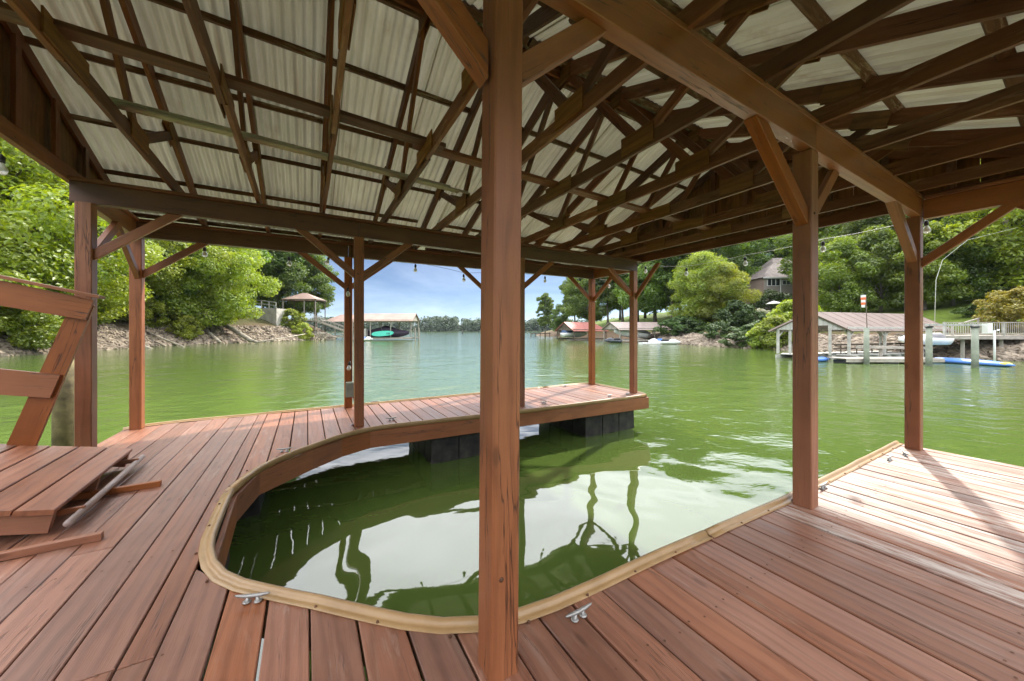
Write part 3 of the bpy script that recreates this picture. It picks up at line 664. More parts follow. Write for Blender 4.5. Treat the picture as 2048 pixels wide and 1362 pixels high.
# ------------------------------------------------------------------ things on the dock
def cleat(p, ang, label):
    o = empty("cleat", p, label, "cleat", "mooring cleats on the dock"); M = Matrix.Translation(Vector(p)) @ Matrix.Rotation(ang, 4, 'Z') @ Matrix.Scale(0.86, 4)
    V, F = tube_data([(-0.105, 0, 0.048), (-0.09, 0, 0.046), (-0.045, 0, 0.040), (0, 0, 0.039), (0.045, 0, 0.040), (0.09, 0, 0.046), (0.105, 0, 0.048)], [0.004, 0.008, 0.0115, 0.0125, 0.0115, 0.008, 0.004], 8)
    mesh("horn", V, F, GALV, o, M, True)
    for sx in (-1, 1):
        V, F = joined([tube_data([(sx * 0.034, 0, 0.001), (sx * 0.031, 0, 0.012), (sx * 0.028, 0, 0.038)], [0.020, 0.012, 0.0095], 8), tube_data([(sx * 0.034, 0, 0.0), (sx * 0.034, 0, 0.006)], 0.024, 8)]); mesh("foot", V, F, GALV, o, M, True)
AA = math.atan2(AX.y, AX.x); BA = math.atan2(BX.y, BX.x)
CL = [((505, 1203), 0.15, "silver cleat beside the bumper at the near left corner of the slip"), ((1158, 1235), AA, "silver cleat nearest the big centre post on the right deck"),
      ((1647, 976), AA, "cleat just right of the post at the middle of the right deck edge"), ((1779, 920), AA, "cleat on the right deck edge between its two posts, nearer the end post"),
      ((1810, 911), AA + 0.5, "cleat at the foot of the end post on the right deck"), ((569, 903), AA - 0.1, "cleat beside the bumper on the left walkway, nearest the slip's far left corner"),
      ((783, 840), AA - 0.05, "cleat on the far walkway just right of the paired posts"), ((750, 806), AA, "cleat at the outer edge of the far walkway near the paired posts"),
      ((1088, 807), AA, "cleat on the far walkway just right of the big centre post"), ((1130, 773), AA, "cleat on the outer edge of the far walkway near its end"),
      ((1219, 793), AA, "cleat on the slip side of the far walkway, second from its end"), ((1255, 789), AA, "cleat beside the last post at the end of the far walkway")]
for (u, v), a, lb in CL: p = at(u, v, 0.004); cleat(p, a, lb)

# gangway landing on the left of the deck: rises towards the shore
G0, G1 = at(112, 1018, 0.20), at(266, 897, 0.20)          # near and far corner of its lower end
ge1 = (G1 - G0).normalized(); SLP = 0.22
GANG = empty("gangway", (G0 + G1) / 2 - Vector((0, 0, 0.2)), "red-brown plank gangway end with slanted railing resting on the left deck", "gangway")
def gp(f, d, z=0.0): return G0.lerp(G1, f) - AX * d + Vector((0, 0, d * SLP + z))
d_ = 0.0; upv = (Vector((0, 0, 1)) + AX * SLP).normalized()
for i in range(11):
    w = 0.205 + 0.012 * math.sin(i * 2.3); dm_ = d_ + w / 2
    beam("plank", gp(-0.01 + 0.006 * math.sin(i * 3.1), dm_, -0.019), gp(1.0 + 0.006 * math.sin(i * 1.7), dm_, -0.019), w - 0.009, 0.038, DECK, GANG, up=upv, c=0.005); d_ += w
for f in (0.02, 0.5, 0.96): beam("stringer", gp(f, 0.03, -0.112), gp(f, 2.3, -0.112), 0.045, 0.145, POST, GANG)
tube("roller", [gp(-0.02, -0.07, -0.10), gp(1.02, -0.07, -0.10)], 0.026, plain("worn_roller_pipe", (0.36, 0.27, 0.24), 0.5), GANG, 10)
for k in (0.12, 0.9): beam("roller_bracket", gp(k, 0.06, -0.11), gp(k, -0.085, -0.08), 0.03, 0.045, POST, GANG)
for k in range(2):
    q1 = at(205, 1071, 0.03) if k == 0 else at(322, 966, 0.03)
    o = beam("skid_board", q1 - AX * (1.1 if k == 0 else 0.75), q1, 0.045, 0.055, POST, c=0.004)
    tag(o, ["short red-brown skid board on the deck in front of the gangway end, nearer the camera", "short red-brown skid board sticking out past the far corner of the gangway end"][k], "board", "skid boards under the gangway")
def on_t(u, v, t):
    d = Vector(((u - 1024) / FPX, 1, 0)); k = t / d.dot(BX); return Vector((d.x * k, k, EYE + (HY - v) * k / FPX))
def on_s(u, v, s):
    d = Vector(((u - 1024) / FPX, 1, 0)); k = s / d.dot(AX); return Vector((d.x * k, k, EYE + (HY - v) * k / FPX))
GT = G1.dot(BX) - 0.03                                     # plane of the railing on the far side
def rail(name, pts, th, tt):
    P = [on_t(u, v, tt) for u, v in pts]; n = len(P); V = [p - P[0] for p in P] + [p - P[0] + BX * th for p in P]
    m = Matrix.Translation(P[0]); xx = ((P[1] - P[0]) if name == 'rail_post' else (P[-1] - P[0])).normalized(); yy = -BX; zz = xx.cross(yy); rm = Matrix((xx, yy, zz)).transposed().to_4x4(); mm_ = m @ rm; ri = rm.inverted()
    return mesh(name, [ri @ v for v in V], [tuple(range(n)), tuple(range(2 * n - 1, n - 1, -1))] + [(i, n + i, n + (i + 1) % n, (i + 1) % n) for i in range(n)], POST, GANG, mm_)
rail("rail_post", [(11, 893), (129, 636), (180, 608), (188, 611), (70, 893), (59, 893)], 0.04, GT)
rail("top_rail", [(-230, 518), (-230, 572), (170, 640), (187, 600), (0, 561)], 0.038, GT - 0.042)
rail("mid_rail", [(-230, 722), (-230, 775), (99, 796), (120, 750), (0, 738)], 0.038, GT - 0.042)
cp0, cp1 = on_t(204, 595, GT - 0.02), on_t(-230, 506, GT - 0.02); beam("cap_rail", cp0, cp1, 0.15, 0.032, POST, GANG, c=0.003)
# old round pile standing in the water behind the corner post
pl = at(128, 905, WATER + 0.9); pb = atY(128, 880, 6.9)
tag(tube("mooring_pile", [(pb.x, pb.y, WATER - 1.2), (pb.x, pb.y, 0.2), (pb.x + 0.02, pb.y, 0.95)], [0.16, 0.15, 0.12], plain("algae_stained_pile", (0.09, 0.065, 0.028), 0.8, 0, 0.4, 3, 0.4, 0.3, (0.17, 0.135, 0.065)), n=12), "stubby weathered round pile in the water behind the far left corner post", "pile")

# string lights
SL_ = empty("string_lights", W(0.72, 7.8, 2.9), "string of clear bulbs hung along the outer beam and across the open end", "string lights")
GLASS = NT("bulb_glass"); GLASS.p.inputs["Base Color"].default_value = (0.80, 0.80, 0.76, 1); GLASS.p.inputs["Roughness"].default_value = 0.12; GLASS.p.inputs["Transmission Weight"].default_value = 0.35; GLASS = GLASS.m
bv, bf = lathe_data([(0.0001, -0.150), (0.016, -0.147), (0.029, -0.132), (0.033, -0.115), (0.029, -0.095), (0.019, -0.075), (0.014, -0.062)], 10)
sv, sf = lathe_data([(0.014, -0.064), (0.019, -0.062), (0.020, -0.022), (0.013, -0.012), (0.006, 0.0), (0.0001, 0.0)], 10)
def bulb(p, tilt=0.0):
    M = Matrix.Translation(p) @ Matrix.Rotation(tilt, 4, 'Y') @ Matrix.Scale(1.25, 4)
    s_ = mesh("socket", sv, sf, BLACK, SL_, M, True); mesh("bulb", bv, bf, GLASS, s_, M, True)
def on_t(u, v, t):
    d = Vector(((u - 1024) / FPX, 1, 0)); k = t / d.dot(BX); return Vector((d.x * k, k, EYE + (HY - v) * k / FPX))
def on_s(u, v, s):
    d = Vector(((u - 1024) / FPX, 1, 0)); k = s / d.dot(AX); return Vector((d.x * k, k, EYE + (HY - v) * k / FPX))
line1 = [on_t(u, v, 7.86) for u, v in ((409, 493), (578, 513), (659, 512), (831, 528), (927, 548), (1090, 552))] + [on_s(1218, 563, 7.25)]
line2 = [on_s(u, v, 7.30) for u, v in ((1291, 532), (1373, 535), (1490, 513), (1646, 482), (1852, 440))]
for k, p in enumerate(line1 + line2): bulb(p, 0.35 if k == 2 else random.uniform(-0.08, 0.08))
def catenary(pts, sag):
    out = []
    for a, b in zip(pts, pts[1:]):
        for j in range(6): f = j / 6; p = a.lerp(b, f); out.append(p + Vector((0, 0, 0.03 - sag * 4 * f * (1 - f))))
    return out + [pts[-1] + Vector((0, 0, 0.03))]
tube("cable", catenary([W(-2.3, 7.86, 3.0)] + line1, -0.015), 0.004, BLACK, SL_, 5); tube("cable", catenary([line1[-1]] + line2 + [W(7.3, -0.3, 3.05)], 0.02), 0.0035, CABLE, SL_, 5)
wl_ = [on_t(u, v, 7.62) for u, v in ((703, 470), (704, 536), (697, 575), (702, 650), (701, 722), (704, 760))]
tube("cable", wl_, 0.006, BLACK, SL_, 5)
for p in (wl_[1], wl_[2], wl_[4]): bulb(p + Vector((0, -0.03, 0)), random.uniform(-.2, .2))
bulb(on_t(2, 308, 5.0)); tube("cable", [on_t(2, 306, 5.0), on_t(-40, 280, 5.2)], 0.004, BLACK, SL_, 5)
# electrical box and conduit on the outer middle post
EB = empty("electrical_box", on_t(700, 780, 7.60), "grey-green electrical box with cable on the outer post of the far pair", "electrical box")
ec = on_t(703, 779, 7.58); m_ = Matrix((AX, BX, Vector((0, 0, 1)))).transposed().to_4x4()
v, f = prism_data(prof_oct(0.10, 0.30, 0.012), 0.10, -0.10); mm = m_.copy(); mm.translation = ec; mesh("enclosure", v, f, GREENBOX, EB, mm)
v, f = prism_data(prof_oct(0.014, 0.27, 0.003), 0.085, -0.085); mm = m_.copy(); mm.translation = ec - BX * 0.056; mesh("lid", v, f, GREENBOX, EB, mm)
tube("conduit", [ec + Vector((0, 0, -0.15)) + AX * 0.03, ec + Vector((0, 0, -0.3)) + AX * 0.07 - BX * 0.1, ec * 1.0 + Vector((0, 0, -0.15)) + AX * 0.10 - BX * 0.5 - Vector((0, 0, 0.33)), at(703, 851, 0.01)], 0.018, CONDUIT, EB, 8)

# ------------------------------------------------------------------ trees
def leaves_mesh(name, clumps, n, size, mat, seed, droop=0.0, flat=0.35):
    r = random.Random(seed); V, F = [], []
    tot = sum(c[1] ** 2 for c in clumps)
    for (c, rad, sq) in clumps:
        k = max(6, int(n * rad ** 2 / tot))
        for _ in range(k):
            d = Vector((r.gauss(0, 1), r.gauss(0, 1), r.gauss(0, 1))).normalized(); q = rad * (0.45 + 0.55 * r.random() ** 0.5) * r.uniform(0.8, 1.12)
            p = c + Vector((d.x * q, d.y * q, d.z * q * sq))
            nrm = (d * 0.6 + Vector((r.uniform(-1, 1), r.uniform(-1, 1), r.uniform(-0.3, 1.0))) * 0.8 + Vector((0, 0, flat))).normalized()
            a = nrm.orthogonal().normalized(); a = Matrix.Rotation(r.uniform(0, 6.28), 3, nrm) @ a; b = nrm.cross(a)
            s = size * r.uniform(0.6, 1.35); i = len(V)
            V += [p - a * s * 0.6, p - b * s * 0.34 + nrm * s * 0.06, p + a * s * 0.6 - Vector((0, 0, s * droop)), p + b * s * 0.34 + nrm * s * 0.06]; F.append((i, i + 1, i + 2, i + 3))
    me = bpy.data.meshes.new(name); me.from_pydata([tuple(v) for v in V], [], F); me.materials.append(mat); me.update(); return me
def crown_clumps(r, h0, h1, rad, n, shape='round'):
    out = []
    n = int(n * 1.3)
    for i in range(n):
        f = (i + r.random()) / n; z = lerp(h0, h1, f)
        if shape == 'round': w = rad * math.sqrt(max(0.04, 1 - (2 * f - 0.9) ** 2)) 
        elif shape == 'cone': w = rad * (1 - f) ** 0.8 + 0.25
        elif shape == 'tall': w = rad * (0.65 + 0.35 * math.sin(f * math.pi)) * (1 if f < 0.8 else (1.0 - f) * 5 + .15)
        else: w = rad
        a = i * 2.399 + r.uniform(-.5, .5); q = w * r.uniform(0.30, 1.10)
        cr = rad * r.uniform(0.15, 0.37) * (0.75 if shape == 'cone' else 1.0)
        out.append((Vector((q * math.cos(a), q * math.sin(a), z)), cr, r.uniform(0.55, 0.8)))
    return out
def trunk_data(r, h, r0, clumps, lean=0.0):
    parts = []; k = 7; path = [Vector((lean * h * (i / k) ** 1.5 + r.uniform(-.12, .12) * (i > 0), r.uniform(-.12, .12) * (i > 0), h * i / k)) for i in range(k + 1)]
    parts.append(tube_data(path, [r0 * (1.25 if i == 0 else 1 - 0.85 * i / k) for i in range(k + 1)], 7))
    for c, rad, _ in clumps[::2]:
        zz = max(0.15 * h, min(h * 0.92, c.z - c.xy.length * 0.55)); j = min(k - 1, int(zz / h * k)); b = path[j].lerp(path[j + 1], zz / h * k - j)
        rr = r0 * (1 - 0.8 * zz / h) * 0.5
        parts.append(tube_data([b, b.lerp(c, 0.5) + Vector((0, 0, 0.25)), c], [rr, rr * 0.6, rr * 0.2], 5, False))
    return joined(parts)
PROTO = {}
def proto(key, h, rad, base, nclump, nleaf, size, mat, shape, seed, r0, droop=0.1, lean=0.0):
    r = random.Random(seed); cl = crown_clumps(r, h * base, h * 0.96, rad, nclump, shape)
    root = bpy.data.objects.new("tree", None); WM[root.name] = Matrix.Identity(4)
    tv, tf = trunk_data(r, h * 0.93, r0, cl, lean)
    tm = bpy.data.meshes.new("trunk"); tm.from_pydata([tuple(v) for v in tv], [], tf); tm.materials.append(BARK); tm.polygons.foreach_set("use_smooth", [True] * len(tm.polygons)); tm.update()
    PROTO[key] = (tm, leaves_mesh("crown", cl, nleaf, size, mat, seed + 1, droop), h)
G_MID = leaf("leaf_mid_green", (0.12, 0.215, 0.016), (0.20, 0.30, 0.03), 0.55)
G_LIME = leaf("leaf_lime_green", (0.25, 0.35, 0.018), (0.38, 0.44, 0.035), 0.55)
G_DEEP = leaf("leaf_deep_green", (0.08, 0.155, 0.018), (0.13, 0.22, 0.028), 0.5)
G_PINE = leaf("leaf_dark_evergreen", (0.028, 0.06, 0.02), (0.055, 0.10, 0.03), 0.3)
G_GOLD = leaf("leaf_gold_green", (0.22, 0.22, 0.015), (0.30, 0.27, 0.02), 0.4)
G_SHRB = leaf("leaf_shrub", (0.05, 0.10, 0.015), (0.08, 0.14, 0.02), 0.25)
G_BLOOM = leaf("white_bloom", (0.45, 0.45, 0.38), (0.22, 0.28, 0.12), 0.25)
proto('oak', 20, 7.0, 0.18, 66, 44000, 0.34, G_MID, 'round', 21, 0.34)
proto('oak2', 21, 6.2, 0.22, 60, 40000, 0.34, G_DEEP, 'round', 22, 0.36, lean=0.04)
proto('maple', 15, 6.0, 0.10, 64, 46000, 0.25, G_LIME, 'round', 23, 0.26)
proto('tall', 22, 4.6, 0.28, 50, 30000, 0.36, G_MID, 'tall', 24, 0.30)
proto('tall2', 21, 4.4, 0.36, 44, 25000, 0.36, G_DEEP, 'tall', 25, 0.28, lean=-0.04)
proto('young', 9, 3.2, 0.16, 44, 22000, 0.21, G_LIME, 'round', 26, 0.13)
proto('greyoung', 9, 3.4, 0.12, 44, 22000, 0.21, G_MID, 'round', 27, 0.13)
proto('evergreen', 17, 4.2, 0.05, 74, 34000, 0.26, G_PINE, 'cone', 28, 0.26, 0.35)
proto('bush', 2.2, 1.5, 0.12, 26, 5200, 0.15, G_SHRB, 'round', 29, 0.04)
proto('limebush', 4.0, 2.4, 0.06, 34, 9000, 0.22, G_LIME, 'round', 30, 0.06)
proto('goldbush', 4.5, 2.6, 0.06, 36, 10000, 0.2, G_GOLD, 'round', 31, 0.06)
proto('bloom', 2.6, 1.9, 0.1, 26, 5000, 0.16, G_BLOOM, 'round', 32, 0.04)
def tree(key, x, y, scale, label, cat="tree", name=None, z=None, wide=1.0, rz=None, group=None, sink=0.25):
    tm, cm, h = PROTO[key]
    z = (bank_z(x, y) if z is None else z) - sink
    root = bpy.data.objects.new(name or ("tree" if cat == "tree" else "shrub"), None); C.objects.link(root)
    M = Matrix.Translation((x, y, z)) @ Matrix.Rotation(random.uniform(0, 6.28) if rz is None else rz, 4, 'Z') @ Matrix.Diagonal((scale * wide, scale * wide, scale, 1))
    root.matrix_basis = M; tag(root, label, cat, group)
    for nm, me in (("trunk", tm), ("crown", cm)):
        o = bpy.data.objects.new(nm if cat == "tree" else {"trunk": "stem", "crown": "foliage"}[nm], me); C.objects.link(o); o.parent = root
    return root
def px(u, y): return (u - 1024) / FPX * y
LT = [('maple', -10, 33, 1.15, "bright leafy tree at the far left edge above the stone bank"), ('oak', 35, 40, 1.05, "tall green tree behind the far left corner post"),
      ('maple', 110, 40, 0.95, "light green tree low over the bank between frame edge and corner posts"), ('oak2', -60, 46, 1.15, "dark tree standing behind the leftmost bright tree"),
      ('young', 70, 33.5, 0.75, "small lime tree overhanging the stones at the left"), ('greyoung', 175, 44, 0.9, "small leafy tree over the logs left of the outer corner post"),
      ('maple', 215, 53, 1.05, "broad lime tree between the two left corner posts"), ('oak', 150, 58, 1.15, "tall tree rising behind the left corner posts"),
      ('maple', 330, 57, 1.0, "round lime tree just right of the outer corner post"), ('oak2', 290, 66, 1.1, "dark tall tree right of the outer corner post"),
      ('young', 262, 51, 0.8, "small lime tree touching the water behind the outer corner post"), ('greyoung', 345, 58, 0.85, "bushy green tree low on the bank above the fallen logs"),
      ('maple', 425, 62, 0.98, "yellow-green round tree reaching out over the bank left of the railing"), ('oak', 400, 72, 1.15, "tall green tree behind the yellow-green round tree"),
      ('oak', 490, 98, 1.12, "tall green tree behind the concrete wall and railing"), ('tall', 555, 99, 1.12, "tall green tree left of the gazebo roof"), ('oak', 600, 104, 0.98, "dark green tree behind the gazebo"),
      ('oak2', 440, 90, 1.15, "far dark tree behind the left railing terrace"), ('tall2', 632, 108, 0.85, "thin dark tree at the open-sky edge of the left trees"), ('oak2', 525, 108, 1.1, "dark tree furthest back behind the terrace")]
for k, u, y, s_, lb in LT: tree(k, px(u, y), y, s_ * 1.3, lb, group="trees on the left bank")
for i, (u, y, s_, lb) in enumerate([(470, 74, 0.8, "low green bush at the foot of the railing terrace"), (585, 82, 1.15, "lime bush in front of the gazebo posts"), (604, 80, 0.9, "lime bush below the gazebo floor"), (375, 56, 0.95, "dense green bush above the big leaning log"), (310, 54, 0.9, "leafy bush hanging over the logs right of the outer post")]):
    tree('limebush', px(u, y), y, s_, lb, "shrub", group="bushes on the left bank")
RT_ = [('tall', 1090, 138, 0.62, "small lone tree at the tip of the right shore"), ('greyoung', 1120, 130, 0.95, "short tree beside the lone tip tree"), ('tall', 1150, 122, 0.85, "tree second from the tip of the right shore"),
       ('oak', 1180, 116, 0.95, "broad green tree behind the red-roofed boathouse"), ('tall2', 1215, 108, 1.0, "slim dark tree between the two far boathouse roofs"), ('tall', 1245, 104, 1.02, "tall tree left of the last far post"),
       ('tall', 1275, 98, 1.0, "tall tree directly behind the last far post"), ('oak', 1310, 92, 1.08, "broad tree right of the last far post"), ('tall2', 1345, 86, 1.02, "bare-stemmed dark tree above the grey-roofed boathouse"), ('oak2', 1385, 84, 1.1, "dark spreading tree left of the lime trees"),
       ('oak', 1430, 92, 1.1, "tall green tree behind the lime trees"), ('maple', 1405, 66, 0.75, "lime tree left of the lawn below the house"), ('maple', 1440, 63, 0.60, "lime spreading tree just left of the brick house"), ('oak2', 1500, 104, 1.15, "dark tree behind the brick house on its left"),
       ('oak', 1600, 108, 1.2, "tall tree behind the brick house roof"), ('oak2', 1690, 92, 1.2, "dark tree right of the brick house"), ('oak', 1670, 66, 0.85, "broad green tree in front of the brick house's right half"), ('tall', 1720, 74, 1.05, "tall-stemmed tree above the windsock"),
       ('oak', 1735, 56, 0.62, "rounded green tree behind the windsock pole"), ('greyoung', 1680, 48, 0.95, "bushy tree behind the near boathouse ridge, left part"), ('greyoung', 1760, 47, 1.0, "bushy green tree behind the near boathouse ridge, right part"), ('oak2', 1800, 64, 1.1, "dark tall tree seen left of the end post"),
       ('young', 1850, 44, 0.95, "feathery light green tree just right of the end post"), ('greyoung', 1905, 44, 0.95, "loose green tree left of the evergreens"), ('evergreen', 1930, 52, 0.95, "dark evergreen tree above the grey deck, left one"), ('evergreen', 1985, 50, 1.0, "dark evergreen tree above the grey deck, middle one"), ('evergreen', 2035, 47, 1.0, "dark evergreen tree at the right frame edge"),
       ('oak', 1890, 72, 1.2, "tall green tree behind the evergreens"), ('oak', 2010, 66, 1.2, "tall green tree behind the right evergreens"), ('maple', 2090, 40, 1.0, "lime tree cut by the right frame edge"), ('oak2', 1290, 124, 1.0, "dark tree far behind the grey-roofed boathouse"), ('oak', 1360, 112, 1.15, "tall tree far behind the bare-stemmed tree"), ('oak2', 1240, 136, 0.9, "dark tree furthest along the right shore")]
for k, u, y, s_, lb in RT_: tree(k, px(u, y), y, s_ * 1.28, lb, group="trees on the right bank")
SH = [('bush', 1358, 64, 1.5, 1.6, "low rounded shrub right of the grey-roofed boathouse"), ('bush', 1378, 63, 1.3, 1.5, "low shrub beside the first one right of the grey roof"), ('bush', 1440, 52, 1.15, 1.5, "mounded shrub on the slope above the stony shore"), ('bush', 1473, 58, 1.9, 1.2, "tall dark round shrub below the lime trees"),
      ('bush', 1498, 56, 1.3, 1.2, "dark shrub left of the white-flowering one"), ('bush', 1490, 45.5, 0.9, 1.9, "wide low shrub at the top of the stony shore"), ('bush', 1520, 46, 1.0, 1.7, "wide low shrub left of the bright bush"), ('bloom', 1522, 56, 1.0, 1.2, "white-flowering shrub below the house lawn"),
      ('limebush', 1555, 42, 0.95, 1.1, "bright lime bush left of the near boathouse gable"), ('limebush', 1530, 43, 0.7, 1.2, "small lime bush spilling over the stony shore"), ('limebush', 1590, 44, 1.05, 1.1, "bright bush behind the near boathouse gable peak"), ('goldbush', 2035, 30.5, 0.85, 1.0, "golden yellow shrub at the right edge above the deck railing"),
      ('bush', 1540, 71, 2.0, 1.0, "dark round hedge left of the house's downpipe"), ('bush', 1575, 72, 1.4, 1.6, "clipped hedge under the house's small window"), ('bush', 1960, 37, 0.7, 1.6, "low shrub on the lawn above the deck railing")]
for k, u, y, s_, w_, lb in SH: tree(k, px(u, y), y, s_, lb, "shrub", wide=w_, group="shrubs on the right bank")
tag(tube("leaning_trunk", [atY(2040, 600, 42), atY(2028, 500, 42), atY(2008, 430, 42.3), atY(1990, 370, 42.6)], [0.34, 0.28, 0.24, 0.2], plain("pale_bark", (0.33, 0.28, 0.24), 0.9, 0, 0.25, 1.5), n=9), "pale bare leaning tree trunk at the right edge", "tree trunk")
# far shore
r = random.Random(77); cl = []
for i in range(470):
    x = r.uniform(-440, 400); y = 541 + 95 * r.random() ** 1.7; hgt = r.uniform(17, 25) * (0.75 + 0.35 * mnoise.noise(Vector((x * 0.012, 3, 1)))) + (y - 545) * 0.07
    for z in (0.12, 0.45, 0.85): cl.append((Vector((x + r.uniform(-3, 3), y, hgt * z)), r.uniform(5.0, 8.0) * (1.15 - 0.4 * z), 0.9))
G_FAR = leaf("leaf_far_woods", (0.028, 0.055, 0.02), (0.045, 0.08, 0.026), 0.15)
fm = leaves_mesh("far_woods", cl, 90000, 2.9, G_FAR, 5)
far = bpy.data.objects.new("far_woods", fm); C.objects.link(far); tag(far, "hazy line of trees on the far shore", None, None, 'stuff')
V = []; xs = list(range(-600, 601, 20))
for i, x in enumerate(xs):
    y0 = 540 + 9 * mnoise.noise(Vector((x * 0.02, 1, 1))); V += [(x, y0 - 3, -2), (x, y0, -0.3), (x, y0 + 60, 3.0), (x, y0 + 400, 12)]
tag(mesh("far_shore", V, [(i * 4 + k, (i + 1) * 4 + k, (i + 1) * 4 + k + 1, i * 4 + k + 1) for i in range(len(xs) - 1) for k in range(3)], plain("far_undergrowth", (0.03, 0.045, 0.018), 0.95, 0, 0.3, 0.05)), kind='structure')

# ------------------------------------------------------------------ stones along the water
def stone_mesh(seed):
    r = random.Random(seed); V, F = [], []
    n, m = 7, 4
    V.append(Vector((0, 0, 0.5)))
    for j in range(1, m):
        a = math.pi * j / m
        for k in range(n):
            b = 2 * math.pi * (k + 0.3 * j) / n; q = r.uniform(0.75, 1.15)
            V.append(Vector((0.62 * q * math.sin(a) * math.cos(b), 0.5 * q * math.sin(a) * math.sin(b), 0.40 * q * math.cos(a))))
    V.append(Vector((0, 0, -0.4)))
    F += [(0, 1 + k, 1 + (k + 1) % n) for k in range(n)]
    for j in range(m - 2): F += [(1 + j * n + k, 1 + (j + 1) * n + k, 1 + (j + 1) * n + (k + 1) % n, 1 + j * n + (k + 1) % n) for k in range(n)]
    e = len(V) - 1; F += [(e, 1 + (m - 2) * n + (k + 1) % n, 1 + (m - 2) * n + k) for k in range(n)]
    return V, F
ST = []
for k in range(6):
    V, F = stone_mesh(100 + k); me = bpy.data.meshes.new("stone"); me.from_pydata([tuple(v) for v in V], [], F); me.materials.append(ROCK); me.update(); ST.append((V, F, me))
def stones(parent, shore, poly, ymin, ymax, dmax, total, smin, smax, seed, nbig=300):
    r = random.Random(seed); cand = []
    segs = [(a, b) for a, b in zip(shore, shore[1:]) if max(a[1], b[1]) > ymin and min(a[1], b[1]) < ymax]
    Ls = [math.dist(a, b) / (0.5 + 0.5 * (abs(a[1]) + abs(b[1])) / 2 / 40) for a, b in segs]
    while len(cand) < total:
        a, b = r.choices(segs, Ls)[0]; f = r.random(); x, y = lerp(a[0], b[0], f), lerp(a[1], b[1], f)
        if not ymin < y < ymax: continue
        dx, dy = b[0] - a[0], b[1] - a[1]; L = math.hypot(dx, dy); sg = -1 if shore is SHORE_L else 1
        d = r.random() ** 1.2 * dmax - 0.35; x += sg * dy / L * d if sg > 0 else -dy / L * d; y += -sg * dx / L * d if sg > 0 else dx / L * d
        sz = r.uniform(smin, smax) * (1.25 if d < 1.5 else 0.85)
        z = bank_z(x, y) + 0.10 * sz
        M = Matrix.Translation((x, y, z)) @ Matrix.Rotation(r.uniform(0, 6.28), 4, 'Z') @ Matrix.Rotation(r.uniform(-.5, .5), 4, 'X') @ Matrix.Diagonal((sz * r.uniform(.8, 1.3), sz, sz * r.uniform(.7, 1.1), 1))
        cand.append((sz / max(5, math.hypot(x, y)) * (1 if abs(x / max(y, 1)) < 1.5 else 0.01), r.randrange(6), M))
    cand.sort(key=lambda q: -q[0])
    for _, k, M in cand[:nbig]:
        o = bpy.data.objects.new("stone", ST[k][2]); C.objects.link(o); o.parent = parent; o.matrix_basis = M
    V, F = joined([([M @ v for v in ST[k][0]], ST[k][1]) for _, k, M in cand[nbig:]])
    tag(mesh("stones", V, F, ROCK, parent), kind='stuff')
stones(bank_left, SHORE_L, POLY_L, 22, 92, 5.2, 4200, 0.35, 0.85, 1)
stones(bank_right, SHORE_R, POLY_R, 18, 75, 4.2, 3800, 0.3, 0.8, 2)

# ------------------------------------------------------------------ fallen logs on the left bank
LOGS = [([(205, 669, 49), (250, 680, 47), (302, 699, 44.5)], [0.34, 0.32, 0.25], "pale fallen log slanting into the water left of the outer corner post"),
        ([(285, 660, 52), (325, 677, 50), (368, 694, 48)], [0.16, 0.14, 0.08], "thin bleached branch slanting into the water right of the outer post"),
        ([(288, 672, 52), (330, 692, 49)], [0.14, 0.09], "second thin branch lying below the bleached one"),
        ([(424, 636, 66), (465, 658, 64), (500, 680, 62), (515, 684, 61)], [0.42, 0.40, 0.36, 0.2], "large straight fallen trunk slanting down the bank to the water"),
        ([(392, 655, 62), (415, 664, 61), (440, 684, 58)], [0.30, 0.28, 0.22], "dark short log sticking out of the bank beside the large trunk"),
        ([(180, 683, 46), (212, 693, 45)], [0.22, 0.16], "short half-sunk log end near the far left corner post"),
        ([(515, 684, 61), (560, 677, 66), (610, 668, 72)], [0.12, 0.11, 0.07], "long thin curved branch along the waterline right of the large trunk")]
for pts, rad, lb in LOGS: tag(tube("fallen_log", [atY(*p) for p in pts], rad, DRIFT, n=9), lb, "log", "fallen logs on the left bank")

# ------------------------------------------------------------------ generic helpers for far timber structures
def bar(name, a, b, w, mat, parent, h=None): return beam(name, a, b, w, h or w, mat, parent, c=w * 0.05)
def quad_roof(name, pts, th, mat, parent, ribs=0, ridge_dir=None):      # pts: eave0, eave1, ridge1, ridge0
    p = [Vector(q) for q in pts]; n = (p[1] - p[0]).cross(p[3] - p[0]).normalized(); n = n if n.z > 0 else -n
    parts = []
    V = [q for q in p] + [q - n * th for q in p]; parts.append((V, [(0, 1, 2, 3), (7, 6, 5, 4)] + [(i, 4 + i, 4 + (i + 1) % 4, (i + 1) % 4) for i in range(4)]))
    for i in range(ribs + 1):
        f = i / max(1, ribs); a, b = p[0].lerp(p[1], f), p[3].lerp(p[2], f); d = (p[1] - p[0]).normalized() * 0.02
        q = [a - d, a + d, b + d, b - d]; parts.append(([x + n * 0.005 for x in q] + [x + n * 0.014 for x in q], [(4, 5, 6, 7), (0, 1, 5, 4), (1, 2, 6, 5), (2, 3, 7, 6), (3, 0, 4, 7)]))
    V, F = joined(parts); o = p[0]; return mesh(name, [v - o for v in V], F, mat, parent, Matrix.Translation(o))
def tri_wall(name, pts, th_dir, mat, parent):
    p = [Vector(q) for q in pts]; n = len(p); d = Vector(th_dir)
    V = p + [q + d for q in p]; return mesh(name, [v - p[0] for v in V], [tuple(range(n)), tuple(range(2 * n - 1, n - 1, -1))] + [(i, n + i, n + (i + 1) % n, (i + 1) % n) for i in range(n)], mat, parent, Matrix.Translation(p[0]))
